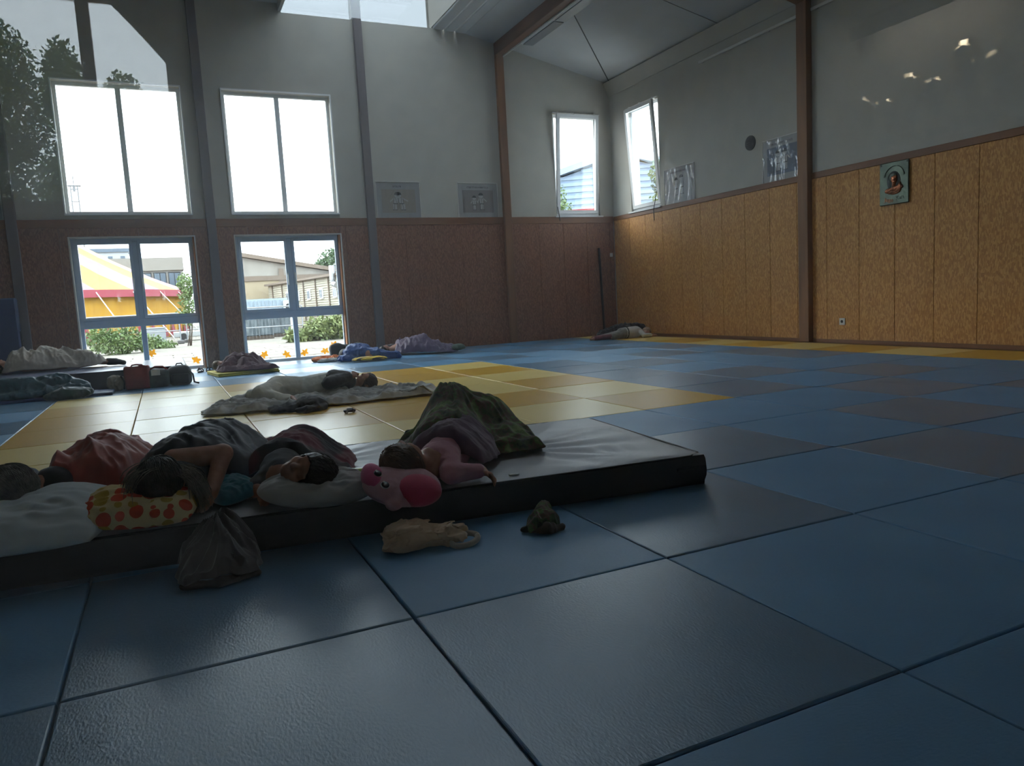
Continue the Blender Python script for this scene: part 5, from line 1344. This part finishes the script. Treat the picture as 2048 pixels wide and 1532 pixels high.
# -------- purple sleeping bag along the back wall
pur = cloth('purple_nylon', (104, 84, 112), (86, 68, 96), .5, bs=.15)
c, crown, face = (4.28, 12.25, .12), (-.9, .2, .1), (.1, -.2, .9)
hp, R = head_prims(c, crown, face, .2, (4.42, 12.22, .12))
p2 = person('person', 'sleeper inside the purple sleeping bag along the back wall', (4.8, 12, 0), hp + [cap((4.42, 12.22, .12), (4.55, 12.15, .13), .07, .11), cap((4.55, 12.15, .13), (4.85, 11.95, .15), .11, .1), cap((4.85, 11.95, .15), (4.95, 11.85, .26), .08, .06), cap((4.95, 11.85, .26), (5.25, 11.7, .08), .06, .05)], M_['skin'], .01, .02)
hair_cap(c, R, .2, bpy.data.materials['black_hair'], p2, 60, .05, 61)
tag(drape('sleeping_bag', [(4.42, 11.85), (5.46, 11.36), (5.62, 11.86), (4.50, 12.45)], [cap((4.55, 12.12, .13), (4.85, 11.93, .14), .13, .12), cap((4.88, 11.90, .2), (4.98, 11.82, .24), .085, .07), cap((5.05, 11.78, .12), (5.35, 11.65, .06), .10, .08)], pur, 0, 110, 80, 1.9, .050, 9, (1, .35), .04, .014, 31.0), 'purple sleeping bag with deep folds along the back wall', 'sleeping bag')
o = link('cushion', pillow_mesh('cushion', .26, .22, .16, TR((5.56, 11.52, .085), 0, 0, 20), seed=11.0, N=28), cloth('green_grey_cushion', (74, 96, 84))); tag(o, 'small green-grey cushion at the foot of the purple sleeping bag', 'cushion')
heap('clothes_bundle', 'dark bundle of clothes left of the purple sleeping bag', 'clothing', [ell((4.42, 12.30, .10), (.18, .12, .11)), ell((4.18, 12.36, .07), (.16, .1, .07))], cloth('dark_plum_cloth', (62, 54, 62)), h=.011, fold=.02)

# -------- child in a white shirt in the far corner
c, crown, face = (9.86, 11.28, .115), (.8, -.1, .25), (-.1, -.75, -.35)
hp, R = head_prims(c, crown, face, .2, (9.72, 11.30, .12))
wr5 = np.array((9.84, 11.02, .05))
p3 = person('person', 'child in a white shirt and red trousers asleep in the far corner', (9.4, 11.3, 0), hp + [cap((9.72, 11.30, .12), (9.62, 11.30, .12), .065, .105), cap((9.62, 11.30, .12), (9.28, 11.32, .12), .11, .105), cap((9.28, 11.32, .12), (8.95, 11.25, .07), .075, .055), cap((8.95, 11.25, .07), (8.6, 11.38, .05), .052, .035), cap((8.6, 11.38, .05), (8.5, 11.36, .04), .034, .028), cap((9.26, 11.40, .10), (8.9, 11.45, .06), .075, .052), cap((8.9, 11.45, .06), (8.62, 11.50, .045), .05, .035),
    *arm((9.64, 11.16, .11), (9.62, 11.04, .05), wr5, (.042, .036, .028))] + hand_prims(wr5, (.95, .1, 0), (0, 0, -1), .13, .3), M_['skin'], .008, .02)
hair_cap(c, R, .2, hair_mat('fair_hair', (120, 100, 78), (138, 116, 92)), p3, 80, .04, 71)
wsh = cloth('white_tee', (196, 192, 186), (184, 180, 174))
garment('shirt', [cap((9.68, 11.30, .12), (9.60, 11.30, .125), .085, .118), cap((9.60, 11.30, .125), (9.36, 11.32, .125), .122, .118), cap((9.64, 11.16, .112), (9.63, 11.04, .052), .055, .047), cap((9.63, 11.04, .052), (9.78, 11.025, .05), .047, .042)], wsh, p3, .01, .02)
garment('trousers', [cap((9.34, 11.32, .125), (9.24, 11.32, .12), .112, .112), cap((9.26, 11.31, .12), (8.97, 11.25, .075), .088, .068), cap((9.26, 11.40, .10), (8.92, 11.45, .065), .088, .065)], cloth('grey_shorts', (126, 124, 120)), p3, .01, .03)
garment('leggings', [cap((8.97, 11.25, .075), (8.62, 11.37, .05), .062, .046), cap((8.92, 11.45, .065), (8.64, 11.5, .048), .060, .045)], cloth('dark_red_leggings', (108, 40, 50)), p3, .01, .02)
b = MB(); b.tube([(9.355 , 11.32 + .122 * math.cos(a), .125 + .122 * math.sin(a)) for a in np.linspace(0, 2 * math.pi, 20)], .014, 6); b.build('belt', M_['black'], p3)
heap('blanket_roll', 'dark blanket heap behind the child in the far corner', 'blanket', [ell((9.7, 11.75, .14), (.5, .2, .16)), ell((9.3, 11.8, .10), (.35, .2, .11))], cloth('near_black_fleece', (40, 36, 38)), h=.014, fold=.03)

# -------- sleeper under the beige cover on the left mat
LT = .285
c, crown, face = (-1.95, 11.2, .40), (-.95, .1, .1), (.1, -.2, .9)
hp, R = head_prims(c, crown, face, .22, (-1.78, 11.2, .40))
p4 = person('person', 'sleeper under the beige cover on the navy mat by the window', (-1.2, 11.2, LT), hp + [cap((-1.78, 11.2, .40), (-1.62, 11.2, .42), .08, .13), cap((-1.62, 11.2, .42), (-1.1, 11.2, .41), .13, .12), cap((-1.1, 11.2, .41), (-.7, 11.1, .38), .085, .06), cap((-.7, 11.1, .38), (-.4, 11.15, .34), .055, .04), cap((-.40, 11.15, .34), (-.30, 11.08, .335), .038, .03)], M_['skin'], .01, .02)
hair_cap(c, R, .22, bpy.data.materials['dark_hair'], p4, 60, .05, 81)
garment('sock', [cap((-.50, 11.14, .355), (-.40, 11.15, .345), .055, .052), cap((-.40, 11.15, .345), (-.28, 11.07, .325), .05, .038)], cloth('dark_sock', (58, 54, 56)), p4, .009, .02, floor=LT)
bei = cloth('beige_cover', (206, 196, 184), (190, 180, 168))
tag(drape('bed_cover', [(-1.90, 10.86), (-.50, 10.95), (-.52, 11.42), (-1.92, 11.55)], [cap((-1.62, 11.2, .43), (-1.12, 11.2, .42), .17, .15), cap((-1.1, 11.18, .40), (-.62, 11.1, .38), .12, .09)], bei, LT, 120, 70, 1.45, .042, 8, (1, .7), .03, .014, 41.0, sharp=3.0), 'beige cover over the sleeper on the navy mat', 'blanket')
# -------- teal sleeping bag in front of the navy mat
tea = cloth('teal_nylon', (34, 84, 96), (24, 66, 80), .45, bs=.12)
c, crown, face = (-2.25, 9.45, .16), (-.9, .1, .1), (.1, -.3, .9)
hp, R = head_prims(c, crown, face, .21, (-2.08, 9.45, .16))
p5 = person('person', 'sleeper inside the teal sleeping bag at the left edge', (-1.5, 9.4, .04), hp + [cap((-2.08, 9.45, .16), (-1.92, 9.45, .16), .07, .11), cap((-1.92, 9.45, .16), (-1.4, 9.45, .16), .11, .1), cap((-1.4, 9.45, .16), (-.85, 9.45, .15), .08, .05)], M_['skin'], .011, .02)
hair_cap(c, R, .21, bpy.data.materials['black_hair'], p5, 40, .05, 91)
tag(heap('sleeping_bag', None, None, [cap((-1.98, 9.45, .16), (-1.35, 9.45, .16), .16, .14), cap((-1.35, 9.45, .155), (-.98, 9.5, .20), .12, .11), cap((-.98, 9.5, .20), (-.74, 9.48, .13), .11, .09), cap((-1.1, 9.32, .10), (-.70, 9.38, .10), .08, .07), ell((-1.5, 9.4, .08), (.6, .2, .07))], tea, .042, .011, .024, 12), 'glossy teal sleeping bag at the left edge', 'sleeping bag')
tag(heap('stuff_sack', None, None, [ell((-.84, 9.08, .075), (.26, .11, .08)), ell((-1.0, 9.1, .05), (.15, .1, .05))], cloth('dark_green_nylon', (28, 62, 58), (22, 52, 50), .45), .002, .01, .016, 12), 'dark green stuff sack in front of the teal sleeping bag', 'bag')

# -------- bags in front of the navy mat
t = empty('drawstring_bag', (-.34, 9.7, 0), 'small pale drawstring bag left of the red bag', 'bag')
heap('bag_body', None, None, [ell((-.34, 9.72, .105), (.115, .09, .115))], cloth('pale_canvas', (158, 148, 128), (128, 120, 104)), parent=t, fold=.018, fs=20)
b = MB(); b.tube([(-.27, 9.66, .21), (-.23, 9.65, .12), (-.24, 9.63, .02)], .012, 6); b.build('drawstring', M_['black'], t)
t = empty('shopping_bag', (-.05, 9.75, 0), 'tall red shopping bag before the navy mat', 'bag')
redb = mat('red_woven_plastic', (150, 44, 40), .45, (132, 36, 34), 6, bump=(120, .3))
me = sdf_mesh('bag_body', [rbox((-.06, 9.72, .165), (.165, .09, .165), .03)], .009, .02, [rbox((-.06, 9.72, .30), (.15, .075, .08), .02)], disp=lambda X, Y, Z: .008 * ridge(X * 9, Y * 9, Z * 4), floor=.002); link('bag_body', me, redb, t)
for y in (9.65, 9.79):
    b = MB(); b.tube([(-.14, y, .31), (-.12, y, .345), (-.06, y - .02, .352), (.01, y, .342), (.03, y, .31)], .009, 6); b.build('handle', redb, t, True)
t = empty('duffel_bag', (.2, 9.72, 0), 'grey duffel bag with a red top strap beside the red bag', 'bag')
me = sdf_mesh('bag_body', [rbox((.22, 9.72, .13), (.13, .11, .13), .05), ell((.2, 9.72, .22), (.11, .09, .05))], .009, .03, disp=lambda X, Y, Z: .010 * ridge(X * 7, Y * 7, Z * 7), floor=.002); link('bag_body', me, cloth('grey_green_canvas', (86, 92, 92), (68, 74, 76)), t)
b = MB(); b.tube([(.10, 9.68, .26), (.18, 9.66, .305), (.28, 9.66, .30), (.33, 9.68, .25)], .013, 6); b.build('strap', redb, t, True)
b = MB(); b.bevbox(.12, .24, 9.60, 9.615, .18, .26, .004); b.build('patch', M_['white_plastic'], t)
t = empty('backpack', (.5, 9.75, 0), 'black backpack at the right end of the bag row', 'bag')
blk = cloth('black_nylon', (26, 27, 30), (34, 35, 38), .5)
me = sdf_mesh('pack_body', [rbox((.50, 9.75, .14), (.16, .12, .14), .08), ell((.50, 9.74, .23), (.13, .10, .06))], .009, .03, disp=lambda X, Y, Z: .005 * ridge(X * 9, Y * 9, Z * 9), floor=.002); link('pack_body', me, blk, t)
link('front_pocket', sdf_mesh('front_pocket', [rbox((.50, 9.62, .10), (.12, .035, .075), .03)], .007, .01), blk, t)
b = MB(); b.tube([(.60, 9.66, .24), (.67, 9.62, .15), (.68, 9.60, .04), (.74, 9.57, .02)], .014, 6); b.build('shoulder_strap', blk, t, True)
b = MB(); b.tube([(.45, 9.74, .285), (.47, 9.73, .32), (.53, 9.73, .32), (.55, 9.74, .285)], .010, 6); b.build('grab_handle', blk, t, True)

# -------- clothes on the floor in front of the big mat
t = empty('hoodie', (.47, .78, 0), 'dark grey hoodie heaped on the floor against the mat', 'clothing')
dg = cloth('dark_grey_fleece', (84, 79, 78), (72, 68, 68))
drape('hoodie_body', [(.29, .655), (.63, .67), (.60, .97), (.35, .99)], [cap((.455, .86, .13), (.50, .90, .15), .055, .05), cap((.42, .80, .06), (.52, .80, .06), .06, .05)], dg, 0, 90, 90, 2.1, .020, 8, (1, .2), .02, .008, 51.0, .004, sharp=1.9, parent=t, radial=(.475, .90, 4.5))
heap('hem', None, None, [cap((.33, .70, .012), (.45, .665, .014), .014, .018), cap((.45, .665, .014), (.59, .70, .013), .018, .014)], cloth('brownish_rib', (76, 66, 62)), h=.004, fold=.004, fs=40, parent=t)
t = empty('trousers', (1.28, .66, 0), 'crumpled beige trousers with an elastic waistband on the floor', 'clothing')
bt = cloth('beige_cotton', (208, 180, 150), (192, 164, 136))
heap('trouser_legs', None, None, [ell((1.20, .68, .045), (.105, .075, .058)), ell((1.17, .63, .03), (.075, .05, .04)), cap((1.24, .66, .04), (1.38, .62, .04), .045, .038), cap((1.14, .70, .03), (1.24, .72, .06), .04, .03)], bt, h=.004, fold=.017, fs=26, parent=t, an=(.55, 1.3, 1.5))
b = MB(); b.tube([(1.405 + .058 * math.cos(a), .585 + .042 * math.sin(a), .022 + .012 * math.sin(a + .6)) for a in np.linspace(0, 2 * math.pi, 30)], .013, 8); b.build('waistband', cloth('pale_waistband', (192, 180, 164)), t, True)
heap('trouser_cuff', None, None, [cap((1.37, .63, .05), (1.42, .64, .055), .028, .018)], bt, h=.004, fold=.008, fs=40, parent=t)
t = empty('sun_hat', (1.76, .56, 0), 'small folded camouflage cloth hat on the floor by the mat', 'hat')
heap('crown', None, None, [cap((1.74, .57, .03), (1.80, .62, .085), .045, .022), ell((1.79, .57, .035), (.045, .05, .05))], camo, h=.004, fold=.010, fs=26, parent=t, an=(1.2, 1.2, .7))
heap('brim', None, None, [cap((1.68, .585, .015), (1.76, .52, .018), .014, .022), cap((1.76, .52, .018), (1.83, .52, .016), .022, .014)], cloth('brim_brown', (78, 64, 52)), h=.004, fold=.005, fs=40, parent=t)
# ================================================================= GLAZED PARTITION AND LOBBY (what the glass mirrors)
part_w = empty('window_8', (1.5, YF - .1, .35), kind='structure')
pane_g = glass('partition_glass', (.97, .98, .98), .040)
xs_ = [-1.6, -.62, 1.85, 3.2, 4.5, 6.4]
for a, c in zip(xs_, xs_[1:]):
    box('pane', a + .03, c - .03, YF - .106, YF - .098, .40, 3.15, pane_g, part_w)
for x in xs_: box('mullion', max(-1.6, x - .03), min(6.4, x + .03), YF - .14, YF - .06, .35, 3.2, M_['beam'], part_w, .004)
b = MB(); b.box(-1.57, 6.37, YF - .14, YF - .06, .35, .40); b.box(-1.57, 6.37, YF - .14, YF - .06, 3.15, 3.2); b.build('frame', M_['beam'], part_w)
# lobby window with a post, plus dark cloth added to shape its reflection
w9 = empty('window_9', (-.4, -7.3, 1.69), kind='structure')
for a, c in ((LW[0] + .04, .06), (.13, LW[1] - .04)): box('pane', a, c, -7.31, -7.302, LW[2] + .05, LW[3] - .04, M_['glass'], w9)
b = MB(); b.box(LW[0], LW[0] + .04, -7.34, -7.27, LW[2], LW[3]); b.box(LW[1] - .04, LW[1], -7.34, -7.27, LW[2], LW[3]); b.box(LW[0], LW[1], -7.34, -7.27, LW[3] - .04, LW[3]); b.box(LW[0], LW[1], -7.34, -7.27, LW[2], LW[2] + .05); b.build('frame', M_['beam'], w9)
box('mullion', .06, .13, -7.35, -7.25, LW[2] + .05, LW[3] - .04, M_['beam'], w9)
cv = empty('added_curtain', (.75, -7.1, 1.0), 'dark cloth added for the silhouette edge mirrored in the glass', 'added_curtain')
V = []; n = 40
for i in range(n + 1):
    f = i / n; z = 3.1 - 2.1 * f
    left = .115 + .47 * (max(0, min(1, (3.0 - z) / .52))) ** .85 if z > 2.48 else .585 + .25 * min(1, (2.48 - z) / .3)
    for k in range(25):
        g = k / 24; x = left + (1.15 - left) * g
        V.append((x, -7.16 + .03 * math.sin(g * 34 + f * 2), z))
link('added_curtain_panel', pydata('added_curtain_panel', V, [(i * 25 + k, i * 25 + k + 1, (i + 1) * 25 + k + 1, (i + 1) * 25 + k) for i in range(n) for k in range(24)]), cloth('silhouette_cloth', (42, 40, 42)), cv, True)
b = MB(); b.tube([(-1.5, -7.14, 3.12), (1.25, -7.14, 3.12)], .015, 8); b.build('added_curtain_rod', M_['steel'], cv)
ground2 = box('ground_street', -60, 60, -60, -7.42, -.6, -.12, bpy.data.materials['yard_gravel']); tag(ground2, kind='structure')
for k, (x, h, w, lb) in enumerate(((-3.6, 10.3, 1.15, 'tallest dark tree across the street'), (-1.75, 9.75, .62, 'narrow pointed tree across the street'), (-.1, 8.9, .75, 'lower rounded tree across the street'), (-6.3, 9.6, 1.2, 'broad tree at the end of the street row'))):
    D = (30, 26.8, 33.4, 33.0)[k]; q_ = (D - 1.743) / 28.257; x = .358 + (x - .358) * q_; h = 1.013 + (h - 1.013) * q_; w *= q_
    plant('street_tree', lb, 'tree', (x, -D, -.12), [((x, -D, h - 1.3), (w, 1.2, 1.35)), ((x + .3, -D, h - 2.8), (w * 1.1, 1.3, 1.5)), ((x - .3, -D, h - 4.6), (w * 1.2, 1.3, 1.8)), ((x, -D, h - 6.4), (w, 1.2, 1.5))], 17000, .15, leafC, 100 + k, 4, 'street trees')
# trophy shelf on the lobby side wall
shelf = empty('trophy_shelf', (6.45, -6.4, 2.1), 'wooden wall shelf in the lobby', 'shelf')
box('board', 6.28, 6.6, -7.18, -5.55, 2.12, 2.15, M_['rail'], shelf)
for y in (-6.9, -5.8): box('bracket', 6.42, 6.6, y - .02, y + .02, 1.98, 2.12, M_['steel'], shelf)
gold = mat('polished_cup_metal', (226, 214, 190), .06, metal=1.0); marble = mat('cup_base_stone', (40, 38, 40), .3)
def lathe(prof, c, n=20):
    V = []; F = []
    for r, z in prof: V += [(c[0] + r * math.cos(2 * math.pi * k / n), c[1] + r * math.sin(2 * math.pi * k / n), c[2] + z) for k in range(n)]
    for i in range(len(prof) - 1): F += [(i * n + k, i * n + (k + 1) % n, (i + 1) * n + (k + 1) % n, (i + 1) * n + k) for k in range(n)]
    return V, F
tx = 6.44
for k, (y, h) in enumerate(((-7.02, .52), (-6.78, .44), (-6.54, .60), (-6.30, .50), (-6.05, .72), (-5.80, .56))):
    nth = ('first', 'second', 'third', 'fourth', 'fifth', 'sixth')[k]
    t = empty('trophy', (tx, y, 2.15), nth + ' metal trophy cup along the lobby shelf', 'trophy', 'trophies on the lobby shelf')
    z0 = 2.15 + h * .18
    b = MB(); b.bevbox(tx - .06, tx + .06, y - .06, y + .06, 2.15, z0, .005); b.build('base', marble, t)
    V, F = lathe([(.04, 0), (.022, .04), (.012, .10), (.026, .16), (.012, .22), (.012, .28), (.03, .34), (.07, .55), (.088, .85), (.096, 1.0), (.088, .98), (.055, .6)], (tx, y, z0))
    V = [(v[0], v[1], z0 + (v[2] - z0) * h * .8) for v in V]
    link('cup', pydata('cup', V, F), gold, t, True)
    for s_ in (-1, 1):
        zc = z0 + .7 * h * .8
        b = MB(); b.tube([(tx, y + s_ * .085, zc + h * .15), (tx, y + s_ * .115, zc + h * .1), (tx, y + s_ * .112, zc - h * .05), (tx, y + s_ * .065, zc - h * .12)], .008, 6); b.build('handle', gold, t, True)
# unseen tube lamp added above the trophies for their glints in the glass
t = empty('added_glint_lamp', (6.3, -6.4, 3.2), 'unseen tube lamp added to give the trophies their glints', 'lamp')
em = bpy.data.materials.new('glint_lamp_tube'); em.use_nodes = True
em.node_tree.nodes['Principled BSDF'].inputs['Emission Color'].default_value = (1, .93, .82, 1); em.node_tree.nodes['Principled BSDF'].inputs['Emission Strength'].default_value = 3.5
b = MB(); b.tube([(6.30, -7.0, 3.22), (6.30, -5.8, 3.22)], .018, 10); b.build('tube', em, t)
b = MB(); b.box(6.24, 6.36, -7.03, -5.77, 3.25, 3.28); b.box(6.24, 6.25, -7.03, -5.77, 3.14, 3.25); b.box(6.25, 6.36, -5.78, -5.77, 3.16, 3.25); b.build('shade', M_['white_plastic'], t)
for y in (-6.9, -5.9):
    b = MB(); b.box(6.29, 6.31, y - .01, y + .01, 3.28, 3.45); b.build('hanger', M_['steel'], t)
# ================================================================= HAZE: thin volume added for the glare around the windows
hz = bpy.data.materials.new('glare_haze'); hz.use_nodes = True
nt = hz.node_tree; nt.nodes.remove(nt.nodes['Principled BSDF'])
vs_ = nt.nodes.new('ShaderNodeVolumeScatter'); vs_.inputs['Density'].default_value = .0055; vs_.inputs['Anisotropy'].default_value = .55
vs_.inputs['Color'].default_value = (.93, .96, 1.0, 1)
nt.links.new(vs_.outputs[0], nt.nodes['Material Output'].inputs['Volume'])
hb = box('haze', XL + .02, XR - .15, YF + .05, YB - .12, .01, 5.75, hz)
tag(hb, 'thin haze added in the hall for the window glare', 'haze', kind='stuff')
